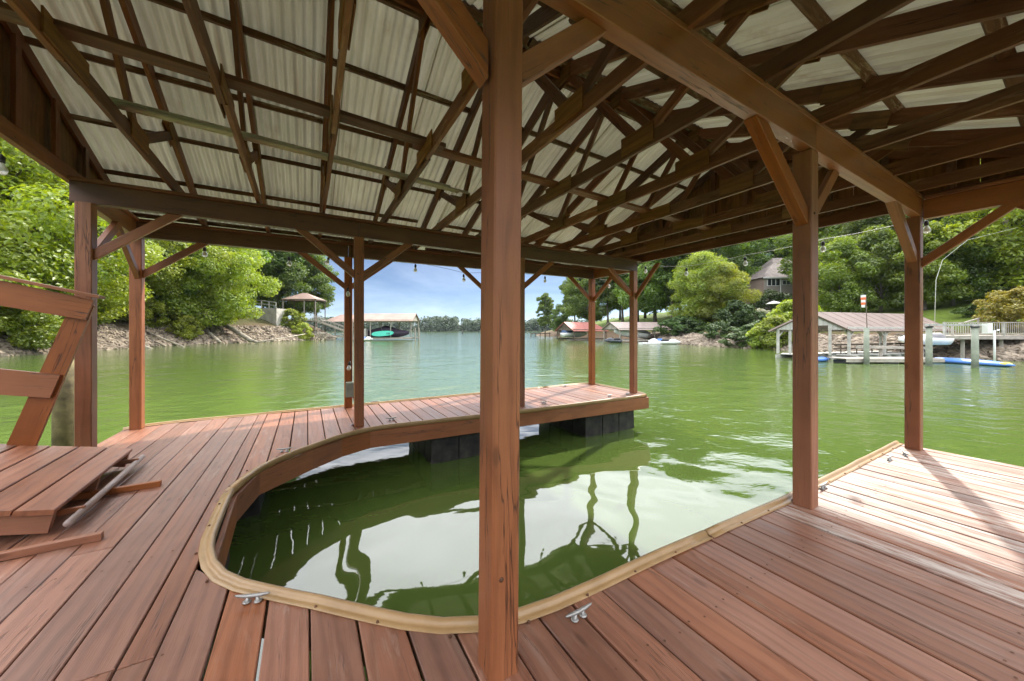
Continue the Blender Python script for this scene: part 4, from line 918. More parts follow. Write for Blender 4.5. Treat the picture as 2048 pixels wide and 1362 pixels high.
def shelter(root, o, ax, wx, L, Wd, zd, ze, zrg, nposts, roofm, woodm, over=0.5, ribs=14, gable=True, boards=9, cut=False, hip=0.0, deck=True):
    """o: near-left corner on plan, ax: unit along ridge, wx: unit across. zd deck, ze eave, zrg ridge"""
    o, ax, wx = Vector((o[0], o[1], 0)), Vector((*ax, 0)).normalized(), Vector((*wx, 0)).normalized(); Z = Vector((0, 0, 1))
    P = lambda a, w, z: o + ax * a + wx * w + Z * z
    mid = Wd / 2; dz = over * (zrg - ze) / mid
    for sgn in (0, 1):
        w0 = -over if sgn == 0 else Wd + over
        quad_roof("roof", [P(-over, w0, ze - dz), P(L + over, w0, ze - dz), P(L + over - hip, mid, zrg), P(-over + 0.0, mid, zrg)], 0.09, roofm, root, ribs)
    for i in range(nposts):
        a = L * i / (nposts - 1)
        for w in (0, Wd):
            bar("post", P(a, w, zd - (0 if deck else 0.6)), P(a, w, ze), 0.17, woodm, root)
            for d in ((-1, 1) if 0 < i < nposts - 1 else ((1,) if i == 0 else (-1,))): bar("brace", P(a + d * 0.05, w, ze - 0.75), P(a + d * 0.75, w, ze - 0.08), 0.08, woodm, root)
    for w in (0, Wd): bar("header_beam", P(-0.2, w, ze - 0.02), P(L + 0.2, w, ze - 0.02), 0.12, woodm, root, 0.22)
    if gable:
        for a in ((-0.12, L + 0.12) if not hip else (-0.12,)):
            n = boards
            for i in range(n):
                w0, w1 = Wd * i / n - over * 0.6 * (i == 0), Wd * (i + 1) / n - 0.03 + over * 0.6 * (i == n - 1)
                zt = lambda w: ze + (zrg - ze) * (1 - abs(w - mid) / mid) - 0.06
                zb_ = ze - 0.15 + (0.35 if cut and abs((i + .5) / n - .5) < 0.2 else 0)
                pts = [P(a, w0, zb_), P(a, w1, zb_), P(a, w1, max(zb_ + .02, zt(w1)))] + ([P(a, mid, zt(mid))] if w0 < mid < w1 else []) + [P(a, w0, max(zb_ + .02, zt(w0)))]
                tri_wall("gable_board", pts, ax * -0.04, woodm, root)
    if deck:
        for w in (-0.1, Wd - 1.1):
            k = 10
            for i in range(k): 
                a0, a1 = L * i / k, L * (i + 1) / k - 0.03; c = P((a0 + a1) / 2, w + 0.6, zd - 0.05); m = Matrix((ax, wx, Z)).transposed().to_4x4(); m.translation = c
                v, f = prism_data(prof_oct(1.2, 0.06, 0.005), (a1 - a0) / 2, -(a1 - a0) / 2); mesh("deck_board", v, f, woodm, root, m)
            bar("deck_frame", P(-0.1, w, zd - 0.22), P(L + 0.1, w, zd - 0.22), 0.08, woodm, root, 0.26); bar("deck_frame", P(-0.1, w + 1.2, zd - 0.22), P(L + 0.1, w + 1.2, zd - 0.22), 0.08, woodm, root, 0.26)
    return P
def hull(name, M, L, Bm, H, mat, parent, bow=0.55, z0=0.0):
    V, F = [], []; n = 12; m = 7
    for i in range(n + 1):
        f = i / n; w = Bm / 2 * (1 - max(0, (f - (1 - bow)) / bow) ** 2.2) * (0.9 + 0.1 * min(1, f * 6)); keel = H * 0.55 * max(0, (f - 0.6) / 0.4) ** 2; top = H * (0.92 + 0.16 * f)
        for k in range(m):
            a = k / (m - 1) * 2 - 1; x = w * math.copysign(abs(a) ** 0.6, a); zz = keel + (top - keel) * abs(a) ** 2.0
            V.append((f * L - L / 2, x, z0 + zz))
    F = [(i * m + k, (i + 1) * m + k, (i + 1) * m + k + 1, i * m + k + 1) for i in range(n) for k in range(m - 1)] + [tuple(range(m))]
    F += [(i * m, i * m + m - 1, (i + 1) * m + m - 1, (i + 1) * m) for i in range(n)]
    return mesh(name, V, F, mat, parent, M, True)
def blob(name, M, prof_pts, mat, parent):          # loft of ellipses along x: (x, z centre, half width, half height)
    V, F = [], []; n = 10
    for x, z, w, h in prof_pts: V += [(x, w * math.cos(2 * math.pi * k / n), z + h * math.sin(2 * math.pi * k / n)) for k in range(n)]
    F = [(i * n + k, i * n + (k + 1) % n, (i + 1) * n + (k + 1) % n, (i + 1) * n + k) for i in range(len(prof_pts) - 1) for k in range(n)] + [tuple(range(n - 1, -1, -1)), tuple(range((len(prof_pts) - 1) * n, len(prof_pts) * n))]
    return mesh(name, V, F, mat, parent, M, True)
def jetski(p, rz, label, hullm, seatm, group=None):
    o = empty("jet_ski", p, label, "jet ski", group); M = Matrix.Translation(Vector(p)) @ Matrix.Rotation(rz, 4, 'Z')
    hull("hull", M, 3.1, 1.15, 0.55, hullm, o)
    blob("cowl", M, [(-0.2, 0.55, 0.30, 0.15), (0.25, 0.66, 0.34, 0.28), (0.7, 0.66, 0.30, 0.24), (1.25, 0.58, 0.12, 0.08)], hullm, o)
    blob("seat", M, [(-1.35, 0.60, 0.18, 0.10), (-1.1, 0.72, 0.21, 0.20), (-0.5, 0.72, 0.20, 0.18), (-0.1, 0.66, 0.16, 0.14)], seatm, o)
    V, F = joined([tube_data([(0.15, 0, 0.8), (0.02, 0, 1.02)], 0.05, 6), tube_data([(-0.02, -0.36, 1.02), (0.03, 0, 1.05), (-0.02, 0.36, 1.02)], 0.022, 6)]); mesh("handlebar", V, F, BLACK, o, M, True)
    return o

# ------------------------------------------------------------------ left bank: terrace, gazebo, stairs, boathouse
TY = 80.0
TR = empty("terrace", atY(520, 634, TY), "small wooden terrace with pale railing on a concrete wall above the bank", "terrace")
a, b = atY(492, 634, TY), atY(553, 632, TY - 1.5); top = atY(492, 616, TY).z
tri_wall("concrete_wall", [(a.x, a.y, a.z - 2.5), (b.x, b.y, a.z - 2.5), (b.x, b.y, top - 0.15), (a.x, a.y, top)], (0, 4.0, 0), CONC, TR)
l0 = atY(428, 613, TY + 1)
tri_wall("deck_floor", [(l0.x, l0.y, top - 0.3), (a.x, a.y - 0.1, top - 0.3), (a.x, a.y - 0.1, top), (l0.x, l0.y, top)], (0, 4.0, 0), GREYW, TR)
for i in range(10):      # lattice skirt
    f = i / 9; x = lerp(l0.x + 0.3, a.x - 0.2, f)
    bar("lattice_slat", Vector((x, TY + 0.9, top - 0.3)), Vector((min(x + 1.3, a.x - 0.1), TY + 0.9, top - 1.7)), 0.06, GREYW, TR); bar("lattice_slat", Vector((x, TY + 0.95, top - 0.3)), Vector((max(x - 1.3, l0.x), TY + 0.95, top - 1.7)), 0.06, GREYW, TR)
rz_ = [atY(490, 601, TY), atY(508, 600, TY - .4), atY(523, 601, TY - .8), atY(538, 603, TY - 1.1), atY(552, 605, TY - 1.5)]
for p in rz_: bar("rail_post", Vector((p.x, p.y, top - 0.1)), p, 0.16, GREYP, TR)
for k in (0.0, 0.75):
    for p, q in zip(rz_, rz_[1:]): bar("rail", p - Vector((0, 0, k)), q - Vector((0, 0, k)), 0.10, GREYP, TR, 0.16)
for i in range(7):
    p = Vector((lerp(l0.x, a.x, i / 6), TY + 0.6, top)); bar("rail_post", p, p + Vector((0, 0, 1.0)), 0.12, GREYW, TR)
for k in (1.0, 0.5): bar("rail", Vector((l0.x, TY + .6, top + k)), Vector((a.x, TY + .6, top + k)), 0.1, GREYW, TR)
ch = atY(478, 603, TY + 1.5)
CH = empty("deck_chair", (ch.x, ch.y, top), "blue deck chair on the wooden terrace", "chair")
box("seat", (ch.x, ch.y, top + 0.42), (0.6, 0.6, 0.06), BLUE, CH); beam("backrest", Vector((ch.x, ch.y + 0.28, top + 0.45)), Vector((ch.x, ch.y + 0.5, top + 1.1)), 0.58, 0.05, BLUE, CH)
for sx_ in (-.26, .26):
    for sy_ in (-.26, .26): bar("leg", Vector((ch.x + sx_, ch.y + sy_, top)), Vector((ch.x + sx_, ch.y + sy_, top + 0.42)), 0.06, BLUE, CH)
GY = 85.0
GZ = empty("gazebo", atY(600, 641, GY), "brown-roofed open gazebo on stilts above the left bank", "gazebo")
e0, e1 = atY(562, 598, GY), atY(632, 602, GY); gzz = e0.z; dep = 5.0; fl = atY(600, 640, GY).z
ap = [Vector(((e0.x + e1.x) / 2 - 0.6, GY + dep / 2, atY(598, 584, GY).z)), Vector(((e0.x + e1.x) / 2 + 0.6, GY + dep / 2, atY(598, 584, GY).z))]
cs = [Vector((e0.x, GY, gzz)), Vector((e1.x, GY, gzz)), Vector((e1.x, GY + dep, gzz)), Vector((e0.x, GY + dep, gzz))]
mesh("roof", [v - cs[0] for v in cs + ap], [(0, 1, 5, 4), (1, 2, 5), (2, 3, 4, 5), (3, 0, 4), (3, 2, 1, 0)], BROWNROOF, GZ, Matrix.Translation(cs[0]))
for p, q in zip(cs, cs[1:] + cs[:1]): bar("fascia", p - Vector((0, 0, .12)), q - Vector((0, 0, .12)), 0.12, DARKW, GZ, 0.3)
for x in (e0.x + .3, (e0.x + e1.x) / 2 + 1.2, e1.x - .3):
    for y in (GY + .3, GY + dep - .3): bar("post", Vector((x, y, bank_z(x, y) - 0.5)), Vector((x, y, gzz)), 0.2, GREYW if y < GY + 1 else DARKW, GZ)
tri_wall("floor", [(e0.x, GY, fl - .25), (e1.x + 1.5, GY, fl - .25), (e1.x + 1.5, GY, fl), (e0.x, GY, fl)], (0, dep, 0), GREYW, GZ)
for k in (0.5, 1.0): bar("rail", Vector((e0.x + 4.5, GY, fl + k)), Vector((e1.x + 1.5, GY, fl + k)), 0.1, GREYW, GZ)
STR = empty("stairs", atY(665, 655, GY - 1), "wooden stairs with slatted railing descending from the gazebo to the boathouse", "stairs")
t0, t1 = atY(627, 640, GY - 0.5), atY(692, 664, GY - 2)
for dy in (0, 1.2):
    V3 = Vector((0, dy, 0)); bar("stringer", t0 + V3, t1 + V3, 0.12, GREYW, STR, 0.3); bar("handrail", t0 + V3 + Vector((0, 0, 1.0)), t1 + V3 + Vector((0, 0, 1.0)), 0.1, GREYW, STR)
    for i in range(14): p = t0.lerp(t1, i / 13) + V3; bar("baluster", p, p + Vector((0, 0, 1.0)), 0.07, GREYW, STR)
for i in range(12):
    p = t0.lerp(t1, (i + .5) / 12); bar("tread", p + Vector((0, 0, 0.1)), p + Vector((0, 1.2, 0.1)), 0.3, GREYW, STR, 0.05)
rr = random.Random(4)
DB = empty("driftwood_pile", atY(660, 674, GY - 6), "tangled pile of bleached driftwood under the stairs", "driftwood")
for i in range(34):
    p = atY(rr.uniform(628, 700), rr.uniform(666, 679), rr.uniform(GY - 8, GY - 3)); d = Vector((rr.uniform(-1, 1), rr.uniform(-.5, .5), rr.uniform(-.1, .55))).normalized() * rr.uniform(1.2, 2.8)
    tube("branch", [p - d * .5, p + Vector((0, 0, rr.uniform(-.15, .15))), p + d * .5], [0.09, 0.08, 0.04], DRIFT, DB, 5)
BY = 78.0
LBH = empty("far_boathouse", atY(765, 680, BY), "brown metal-roofed boathouse with a covered boat on the left side of the lake", "boathouse")
zd, ze, zg = atY(0, 675, BY).z, atY(0, 640, BY).z, atY(0, 627, BY + 3).z
x0, x1 = px(700, BY), px(822, BY)
shelter(LBH, (x0, BY), (1, 0), (0, 1), x1 - x0, 6.0, zd, ze, zg, 4, BROWNROOF, GREYW, 0.4, 16, True, 8)
bar("pile", Vector((x1 + 1.0, BY - .2, WATER - 1)), Vector((x1 + 1.0, BY - .2, zd + 2.2)), 0.22, GREYW, LBH); bar("pile", Vector((x1 + .5, BY + 5, WATER - 1)), Vector((x1 + .5, BY + 5, zd + 2.2)), 0.22, GREYW, LBH)
HB_ = empty("hip_roof_shed", atY(668, 650, 88), "brown hip-roofed boathouse partly behind the stairs", "boathouse")
ha, hb = atY(645, 643, 88), atY(706, 643, 88); hz = ha.z; hc = [ha, hb, hb + Vector((0, 6, 0)), ha + Vector((0, 6, 0))]; hp = [Vector((lerp(ha.x, hb.x, .42), 91, atY(0, 629, 91).z)), Vector((lerp(ha.x, hb.x, .62), 91, atY(0, 629, 91).z))]
mesh("roof", [v - ha for v in hc + hp], [(0, 1, 5, 4), (1, 2, 5), (2, 3, 4, 5), (3, 0, 4), (3, 2, 1, 0)], BROWNROOF, HB_, Matrix.Translation(ha))
for p in hc: bar("post", Vector((p.x + (.3 if p.x < -40 else -.3), p.y, WATER - 1)), Vector((p.x, p.y, hz)), 0.2, GREYW, HB_)
bar("deck_frame", Vector((ha.x, 88, 0.0)), Vector((hb.x, 88, 0.0)), 0.15, GREYW, HB_, 0.3)
# covered boat and paddle board
bo = Vector((px(776, BY + 2.5), BY + 2.8, zd - 0.1))
BT = empty("speedboat", bo, "dark purple covered speedboat in the left brown-roofed boathouse", "boat"); Mb = Matrix.Translation(bo)
hull("hull", Mb, 9.5, 2.5, 1.5, NAVY, BT, 0.6); blob("cover", Mb, [(-4.6, 1.5, 1.1, 0.25), (-2.5, 1.7, 1.2, 0.5), (-0.6, 1.9, 1.15, 0.95), (0.9, 1.75, 1.0, 0.7), (2.6, 1.6, .8, .3), (4.4, 1.55, 0.2, 0.08)], NAVY, BT)
V, F = joined([tube_data([(-1.0, -1.1, 1.6), (-1.6, -1.0, 3.0), (-1.6, 1.0, 3.0), (-1.0, 1.1, 1.6)], 0.05, 6)]); mesh("wake_tower", V, F, GALV, BT, Mb, True)
pb_ = atY(765, 667, BY - 0.5); n = 20; V = []
for k in range(n):
    c_, s_ = math.cos(2 * math.pi * k / n), math.sin(2 * math.pi * k / n); V.append(Vector((2.45 * math.copysign(abs(c_) ** 0.85, c_), 0, 0.58 * math.copysign(abs(s_) ** 0.85, s_))))
PBD = empty("paddle_board", pb_, "teal paddle board leaning against the left boathouse", "paddle board")
mesh("board_body", V + [v + Vector((0, 0.12, 0)) for v in V], [tuple(range(n)), tuple(range(2 * n - 1, n - 1, -1))] + [(i, n + i, n + (i + 1) % n, (i + 1) % n) for i in range(n)], TEAL, PBD, Matrix.Translation(pb_) @ Matrix.Rotation(R(-4), 4, 'Y'))
for xx, ww in ((0.95, 0.10), (1.15, 0.10), (1.45, 0.28)): box("deck_pad", pb_ + Vector((xx, -0.012, -0.02)), (ww, 0.02, 0.42), plain("dark_eva_pad", (0.03, 0.13, 0.12), 0.7), PBD)
jp = at(735, 684, WATER); jetski((px(733, 74), 74, WATER), R(60), "white and blue jet ski beside the left brown-roofed boathouse", WHITE, BLUE)
lf = Vector((px(722, BY), BY + 0.5, zd)); LF = empty("boat_lift_tank", lf, "pale square boat lift tank at the left end of the brown-roofed boathouse", "boat lift")
box("tank", lf + Vector((0, 0, 1.0)), (2.2, 1.2, 1.9), GREYP, LF); bar("lift_post", lf + Vector((-.9, 0, 0)), lf + Vector((-.9, 0, 3)), 0.12, GALV, LF)
by_ = at(925, 667, WATER); BU = empty("channel_marker", by_, "small dark channel marker far out on the lake", "buoy")
V, F = lathe_data([(0.0001, -.5), (0.5, -.4), (0.55, 0.3), (0.3, 0.9), (0.15, 1.8), (0.0001, 2.0)], 8); mesh("marker_body", V, F, BLACK, BU, Matrix.Translation(by_), True)

# ------------------------------------------------------------------ right side: far boathouses
def pxz(u, v, y): return atY(u, v, y)
RY = 78.0
RBH = empty("far_boathouse", (px(1160, RY), RY, WATER), "small red-roofed boathouse at the tip of the right shore", "boathouse")
x0, x1 = px(1113, RY), px(1160, RY)
zd, ze, zg = -0.25, atY(0, 659, RY).z + 0.1, atY(0, 643, RY).z
shelter(RBH, (px(1116, RY), RY), (1.0, 0.55), (0, 0), 1, 1, zd, ze, zg, 2, REDROOF, GREYW, .3, 2, False, 1, deck=False) if False else None
def gable_house(root, pl, pr, L, dirv, zd, ze, zg, roofm, woodm, nposts, ribs, boards, hip=0.0, cut=False):
    """gable faces the camera between plan points pl and pr; the ridge runs along dirv"""
    pl, pr = Vector(pl), Vector(pr); wx = (pr - pl); return shelter(root, pl, dirv, (wx.x, wx.y), L, wx.length, zd, ze, zg, nposts, roofm, woodm, 0.45, ribs, True, boards, cut, hip)
gable_house(RBH, (px(1115, 80), 80.0), (px(1148, 76), 76.0), 8.5, (1.0, 0.42), -0.25, atY(0, 659.5, 77).z, atY(0, 644, 78).z, REDROOF, DARKW, 3, 12, 6, 1.8)
GBH = empty("far_boathouse", (px(1260, 66), 66, WATER), "pale grey-roofed boathouse with a boat, right of the red-roofed one", "boathouse")
gable_house(GBH, (px(1208, 70), 70.0), (px(1240, 66), 66.0), 11.0, (1.0, 0.22), -0.25, atY(0, 657, 67).z, atY(0, 644, 68).z, GREYROOF, GREYW, 4, 14, 6, 1.6)
bb = Vector((px(1150, 79), 79.5, -0.1)); B2 = empty("covered_boat", bb, "boat under a blue cover inside the red-roofed boathouse", "boat"); Mb = Matrix.Translation(bb) @ Matrix.Rotation(R(22), 4, 'Z')
hull("hull", Mb, 6.5, 2.2, 1.1, WHITE, B2); blob("cover", Mb, [(-3.1, 1.1, 1.0, 0.5), (-1, 1.3, 1.05, 0.9), (1, 1.2, 0.9, 0.6), (3, 1.15, 0.2, 0.1)], plain("blue_tarp", (0.03, 0.07, 0.16), 0.6), B2)
bb = Vector((px(1262, 68), 68.2, 0.15)); B3 = empty("speedboat", bb, "white speedboat on a lift under the pale grey-roofed boathouse", "boat"); Mb = Matrix.Translation(bb) @ Matrix.Rotation(R(195), 4, 'Z') @ Matrix.Rotation(R(-4), 4, 'Y')
hull("hull", Mb, 7.5, 2.4, 1.3, WHITE, B3, 0.65); blob("canopy", Mb, [(-3.3, 1.3, 1.0, 0.2), (-1, 1.5, 1.0, 0.45), (0.6, 1.55, 0.8, 0.4), (2, 1.4, .5, .1)], GREYP, B3); bar("stripe", Mb @ Vector((-3.4, 1.24, 1.05)), Mb @ Vector((0.6, 1.26, 1.12)), 0.06, BLACK, B3, 0.14)
jetski((px(1312, 60), 60, WATER - .05), R(-165), "white jet ski floating at the grey-roofed boathouse, left of two", WHITE, BLUE, "jet skis at the grey-roofed boathouse")
jetski((px(1340, 57), 57, WATER - .05), R(-20), "white jet ski nearest the stony shore, right of two", WHITE, BLACK, "jet skis at the grey-roofed boathouse")
jetski((px(1226, 64), 64, WATER), R(150), "small dark jet ski under the left end of the grey-roofed boathouse", plain("dark_gelcoat", (0.06, 0.07, 0.09), 0.3), BLACK, "jet skis at the grey-roofed boathouse")
FD = empty("swim_float", (px(1308, 58.5), 58.5, WATER), "low white floating platform under the jet skis", "float"); box("deck", (px(1316, 58), 58, WATER + 0.1), (6.0, 1.6, 0.35), WHITE, FD, R(5)); box("edge", (px(1316, 58), 57.1, WATER + 0.02), (6.0, 0.08, 0.2), GREYP, FD, R(5))
PR = empty("pier", (px(1080, 134), 134, WATER), "low dark pier at the tip of the right shore", "pier")
bar("deck_frame", Vector((px(1062, 132), 132, 0.2)), Vector((px(1100, 134), 134, 0.3)), 1.2, DARKW, PR, 0.3)
for i in range(5): p = Vector((lerp(px(1062, 132), px(1098, 134), i / 4), 132, 0)); bar("pile", p + Vector((0, 0, -2)), p + Vector((0, 0, 0.6)), 0.25, DARKW, PR)

# ------------------------------------------------------------------ near boathouse on the right
NB = empty("shelter_boathouse", (24, 29, WATER), "grey open boathouse with faded red metal roof, nearest on the right", "boathouse")
gl, gr = (px(1556, 29.4), 29.4), (px(1698, 28.0), 28.0)
P_ = gable_house(NB, gl, gr, 13.5, (0.955, 0.30), -0.42, 1.72, 3.05, PINKROOF, GREYP, 4, 11, 15, 0.0, True)
for (u, y) in ((1660, 28.3), (1580, 29.2)): bar("post", Vector((px(u, y), y, -0.5)), Vector((px(u, y), y, 1.7)), 0.16, GREYP, NB)
for i in range(5): bar("bench_rail", P_(1.2 + i * 2.0, 3.2, -0.42 + 0.75), P_(2.9 + i * 2.0, 3.2, -0.42 + 0.75), 0.05, DARKW, NB, 0.14); bar("bench_rail", P_(1.2 + i * 2.0, 3.2, 0.0), P_(2.9 + i * 2.0, 3.2, 0.0), 0.05, DARKW, NB, 0.12); bar("bench_leg", P_(2.0 + i * 2.0, 3.2, -0.45), P_(2.0 + i * 2.0, 3.2, 0.4), 0.07, DARKW, NB)
# outer finger dock with piles
FDK = empty("finger_dock", at(1760, 724, WATER), "low grey finger dock in front of the near right boathouse", "dock")
f0, f1 = at(1672, 716, -0.45), at(1862, 716, -0.45); nb = 14
for i in range(nb):
    a, b = f0.lerp(f1, i / nb), f0.lerp(f1, (i + 1) / nb); beam("deck_board", a + (b - a) * 0.04, b - (b - a) * 0.04, 1.5, 0.05, GREYW, FDK)
bar("fascia", f0 + Vector((0, -.78, -.12)), f1 + Vector((0, -.78, -.12)), 0.06, GREYW, FDK, 0.22)
for f in (0.1, 0.45, 0.8): p = f0.lerp(f1, f); box("float", p + Vector((0, -.2, -.33)), (1.0, 1.2, 0.4), BLACK, FDK)
wp = at(1733, 728, WATER)
WS = empty("windsock", wp, "orange and white windsock on a thin pole rising from a green pile", "windsock")
tube("pile", [wp + Vector((0, 0, -1)), wp + Vector((0, 0, 0.75)), Vector((wp.x, wp.y, atY(0, 656, wp.y).z))], [0.16, 0.155, 0.14], TREATED, WS, 10); ptop = atY(1730, 590, wp.y)
tube("pole", [Vector((wp.x - .05, wp.y - .1, 1.2)), ptop + Vector((.06, 0, 0))], 0.022, DARKW, WS, 6)
for i in range(5):
    za, zb2 = lerp(ptop.z, ptop.z - 0.85, i / 5), lerp(ptop.z, ptop.z - 0.85, (i + 1) / 5); V, F = lathe_data([(0.13 - i * 0.008 + (0.02 if i in (1, 3) else 0), 0), (0.125 - i * .008, zb2 - za)], 10)
    mesh("sock_band", V, F, ORANGE if i % 2 else WHITE, WS, Matrix.Translation(Vector((ptop.x - 0.12, ptop.y, za))), True)
# boat lift with jet ski, blue float, deck with railing
LPY = at(1858, 732, WATER)
LI = empty("boat_lift", LPY, "boat lift of two green piles with a dark crossbeam", "boat lift")
pa, pb2 = at(1858, 732, WATER), at(1950, 735, WATER)
for p in (pa, pb2):
    tube("pile", [p + Vector((0, 0, -1)), p + Vector((0, 0, 0.6)), Vector((p.x, p.y, atY(0, 655, p.y).z))], [0.165, 0.165, 0.15], TREATED, LI, 10)
    V, F = lathe_data([(0.0001, 0.0), (0.20, 0.0), (0.20, 0.08), (0.0001, 0.12)], 10); mesh("pile_cap", V, F, BLACK, LI, Matrix.Translation(Vector((p.x, p.y, atY(0, 655, p.y).z))))
za = atY(0, 651, pa.y).z; bar("crossbeam", Vector((pa.x - .3, pa.y, za + .05)), Vector((pb2.x + .35, pb2.y, za + .02)), 0.12, GALV, LI, 0.12)
box("motor_box", (pb2.x + 0.62, pb2.y - .1, za - 0.20), (0.30, 0.3, 0.62), TRIM, LI)
for dx in (0.25, 3.3):
    bar("cradle_leg", Vector((pa.x + dx, pa.y + 3.2, WATER - 1)), Vector((pa.x + dx, pa.y + 3.2, 0.25)), 0.18, GREYW, LI)
bar("cradle_beam", Vector((pa.x - 1.6, pa.y + 3.1, 0.30)), Vector((pa.x + 3.6, pa.y + 3.1, 0.22)), 0.18, GREYW, LI, 0.2)
jk = Vector((px(1845, pa.y + 3.2), pa.y + 3.2, 0.45)); jetski(jk, R(172), "white jet ski on the wooden cradle behind the end post", WHITE, plain("grey_seat", (0.3, 0.28, 0.3), 0.5))
BF = empty("pool_float", at(1945, 730, WATER), "long blue inflatable float with a yellow patch beside the right piles", "float")
b0, b1 = at(1868, 723, WATER), at(2030, 735, WATER)
Mf = frame(b0, b1); Lf = (b1 - b0).length; Mf.translation = b0 + Vector((0, 0, 0.12))
blob("float_body", Mf, [(0, 0, 0.1, 0.06), (0.25, 0.02, 0.55, 0.2), (Lf * .3, 0.02, 0.62, 0.22), (Lf * .7, 0.02, 0.6, 0.2), (Lf * .88, 0.0, 0.45, 0.15), (Lf, 0.0, 0.05, 0.04)], BLUE, BF)
blob("patch", Mf, [(Lf * .86, 0.06, 0.28, 0.10), (Lf * .90, 0.07, 0.34, 0.115), (Lf * .94, 0.05, 0.25, 0.10)], YELLOW, BF)
tb = at(1650, 724, WATER); KY = empty("kayak", tb, "small blue kayak end floating by the near right boathouse", "kayak"); blob("kayak_body", Matrix.Translation(tb + Vector((0, .4, .1))) @ Matrix.Rotation(R(20), 4, 'Z'), [(-.9, 0.05, .06, .05), (-.4, .05, .3, .18), (.3, .05, .34, .2), (1.0, .05, .05, .05)], BLUE, KY)
wpole = at(1989, 727, WATER); PO = empty("water_pipe", wpole, "tall white pipe with bent top standing in the water", "pipe"); zt = atY(0, 661, wpole.y).z
tube("pipe_body", [wpole + Vector((0, 0, -.6)), Vector((wpole.x, wpole.y, zt)), Vector((wpole.x + .3, wpole.y, zt + .04))], 0.055, TRIM, PO, 8)
DKY = 27.5
DK = empty("railed_deck", (px(1980, DKY), DKY, 0.8), "grey wooden deck with slatted railing at the right edge", "deck")
zt, zb3 = atY(0, 645, DKY).z, atY(0, 671, DKY).z
d0, d1, d2 = px(1890, DKY), px(2010, DKY), px(2150, DKY)
for i in range(22):
    a, b = lerp(d0, d2, i / 22), lerp(d0, d2, (i + 1) / 22); box("deck_board", ((a + b) / 2, DKY + 1.8, zb3 - .03), (b - a - .015, 3.6, 0.05), GREYW, DK)
bar("fascia", Vector((d0, DKY - .02, zb3 - .18)), Vector((d2, DKY - .02, zb3 - .18)), 0.06, GREYW, DK, 0.24)
bar("rail", Vector((d0, DKY, zt)), Vector((d2, DKY, zt)), 0.09, GREYW, DK, 0.06); bar("rail", Vector((d0, DKY, zb3 + .12)), Vector((d2, DKY, zb3 + .12)), 0.05, GREYW, DK, 0.08)
x = d0 + .1
while x < d1: bar("baluster", Vector((x, DKY, zb3 + .1)), Vector((x, DKY, zt - .02)), 0.085, GREYP, DK, 0.03); x += 0.19
while x < d2: bar("slat", Vector((x, DKY, zb3 + .1)), Vector((x, DKY, zt - .02)), 0.135, GREYW, DK, 0.03); x += 0.15
for x in (d0, px(1947, DKY), d1, px(2080, DKY)): bar("rail_post", Vector((x, DKY + .05, zb3 - .3)), Vector((x, DKY + .05, zt + .04)), 0.13, GREYP, DK)
for x in (px(1935, DKY), px(2013, DKY), px(2090, DKY)): bar("stilt", Vector((x, DKY + .3, WATER - .5)), Vector((x, DKY + .3, zb3 - .3)), 0.2, GREYW, DK)
fp = Vector((px(1868, 30), 30, 0.5)); FPO = empty("flag_pole", fp, "thin pale bent pole rising beside the end post", "pole")
tube("pole", [fp, atY(1872, 560, 30), atY(1885, 520, 30), atY(1935, 480, 30.3), atY(2035, 455, 30.6)], [0.022, 0.02, 0.014, 0.010, 0.007], plain("pale_pole", (0.5, 0.5, 0.42), .5), FPO, 6)
ga, gb = atY(1905, 652, 28.5), atY(1965, 630, 33); HR = empty("path_handrail", ga, "weathered handrail climbing the lawn above the railed deck", "handrail")
bar("rail", ga, gb + Vector((3, 1, .3)), 0.09, GREYW, HR)
for f in (0, .5, 1): p = ga.lerp(gb + Vector((3, 1, .3)), f); bar("post", p - Vector((0, 0, 1.3)), p, 0.12, GREYW, HR)

# ------------------------------------------------------------------ brick house on the slope
HYY = 76.0
HS = empty("brick_house", (px(1600, HYY), HYY, 7.4), "red brick house with grey hip roof among the trees on the right slope", "house")
hx0, hx1, he, hr, hb0 = px(1524, HYY), px(1680, HYY), atY(0, 555, HYY).z, atY(0, 527, HYY + 5).z, 6.2
def wall(name, x0, x1, y, z0, z1, th=0.3): return tri_wall(name, [(x0, y, z0), (x1, y, z0), (x1, y, z1), (x0, y, z1)], (0, th, 0), BRICK, HS)
wall("wall", hx0 + .4, hx1 - .4, HYY, hb0, he); tri_wall("wall", [(hx0 + .4, HYY + .3, hb0), (hx0 + .4, HYY + 10, hb0), (hx0 + .4, HYY + 10, he), (hx0 + .4, HYY + .3, he)], (0.3, 0, 0), BRICK, HS)
rc = [Vector((hx0, HYY - .4, he)), Vector((hx1, HYY - .4, he)), Vector((hx1, HYY + 10.4, he)), Vector((hx0, HYY + 10.4, he))]; rp = [Vector((px(1548, HYY + 5), HYY + 5, hr)), Vector((hx1 - 5, HYY + 5, hr))]
roof = mesh("roof", [v - rc[0] for v in rc + rp], [(0, 1, 5, 4), (1, 2, 5), (2, 3, 4, 5), (3, 0, 4), (3, 2, 1, 0)], SHINGLE, HS, Matrix.Translation(rc[0]))
q0 = Vector((px(1545, HYY + 8), HYY + 8, hr - .8)); q1 = Vector((px(1612, HYY + 8), HYY + 8, hr - .8)); q = [q0, q1, q1 + Vector((0, 8, 0)), q0 + Vector((0, 8, 0)), Vector(((q0.x + q1.x) / 2 - 1.0, HYY + 12, atY(0, 516, HYY + 12).z)), Vector(((q0.x + q1.x) / 2 + 2.5, HYY + 12, atY(0, 516, HYY + 12).z))]
mesh("upper_roof", [v - q0 for v in q], [(0, 1, 5, 4), (1, 2, 5), (2, 3, 4, 5), (3, 0, 4)], SHINGLE, roof, Matrix.Translation(q0))
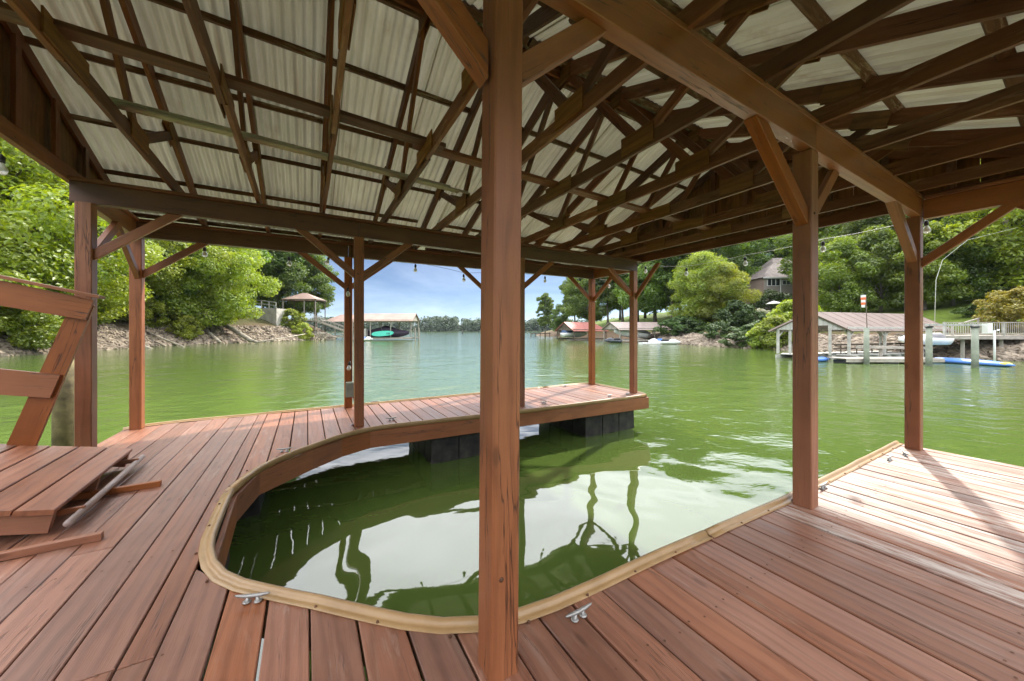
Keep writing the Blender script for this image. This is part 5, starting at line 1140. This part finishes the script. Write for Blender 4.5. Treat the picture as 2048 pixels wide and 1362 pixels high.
bar("fascia", Vector((hx0, HYY - .42, he - .1)), Vector((hx1, HYY - .42, he - .1)), 0.1, TRIM, HS, 0.3); bar("downpipe", Vector((px(1561, HYY), HYY - .1, hb0)), Vector((px(1561, HYY), HYY - .1, he - .1)), 0.14, TRIM, HS)
def window(u0, u1, v0, v1, n):
    x0, x1, z1, z0 = px(u0, HYY), px(u1, HYY), atY(0, v0, HYY).z, atY(0, v1, HYY).z
    wdw = box("window", ((x0 + x1) / 2, HYY - .03, (z0 + z1) / 2), (x1 - x0, 0.10, z1 - z0), TRIM, HS)
    for i in range(n): a, b = lerp(x0, x1, i / n) + .12, lerp(x0, x1, (i + 1) / n) - .08; box("pane", ((a + b) / 2, HYY - .085, (z0 + z1) / 2), (b - a, 0.03, z1 - z0 - .24), DKGLASS, wdw)
window(1534, 1559, 557, 572, 3); window(1564, 1580, 560, 570, 2); window(1640, 1660, 560, 572, 2)
dm = Vector((px(1583, HYY + 2), HYY + 2, atY(0, 541, HYY + 2).z)); dorm = box("dormer", dm, (1.6, 2.4, 1.2), TRIM, roof); box("dormer_window", dm + Vector((0, -1.22, 0)), (1.0, 0.05, 0.8), DKGLASS, dorm)
mesh("dormer_roof", [(-1.2, -1.5, 0.6), (1.2, -1.5, 0.6), (1.2, 1.8, 0.6), (-1.2, 1.8, 0.6), (0, -1.0, 1.5), (0, 1.8, 1.5)], [(0, 1, 4), (1, 2, 5, 4), (3, 0, 4, 5), (0, 3, 2, 1)], SHINGLE, roof, Matrix.Translation(dm))
box("door", (px(1554, HYY), HYY - .03, hb0 + 1.3), (1.0, 0.1, 2.2), TRIM, HS)
UM = empty("patio_umbrella", Vector((px(1548, 62), 62, bank_z(px(1548, 62), 62))), "pale patio umbrella on the lawn below the brick house", "umbrella"); up = Vector((px(1548, 62), 62, bank_z(px(1548, 62), 62)))
V, F = lathe_data([(0.0001, 0.55), (0.7, 0.3), (1.3, 0.0), (1.28, -.04)], 8); mesh("canopy", V, F, plain("pale_canvas", (0.5, 0.5, 0.5), .8), UM, Matrix.Translation(up + Vector((0, 0, 2.2)))); tube("pole", [up - Vector((0, 0, .3)), up + Vector((0, 0, 2.7))], 0.03, GREYP, UM, 6)

# ------------------------------------------------------------------ light haze over the lake
hz_ = NT("lake_haze"); hz_.n.remove(hz_.p); pv = hz_.add("ShaderNodeVolumePrincipled"); pv.inputs["Color"].default_value = (0.80, 0.87, 1.0, 1); pv.inputs["Density"].default_value = 0.00006; pv.inputs["Anisotropy"].default_value = 0.2
hz_.link(pv.outputs[0], hz_.out.inputs["Volume"])
V, F = bxd((0, 440, 24.0), (1300, 1120, 58.0)); tag(mesh("haze", V, F, hz_.m), kind='stuff')
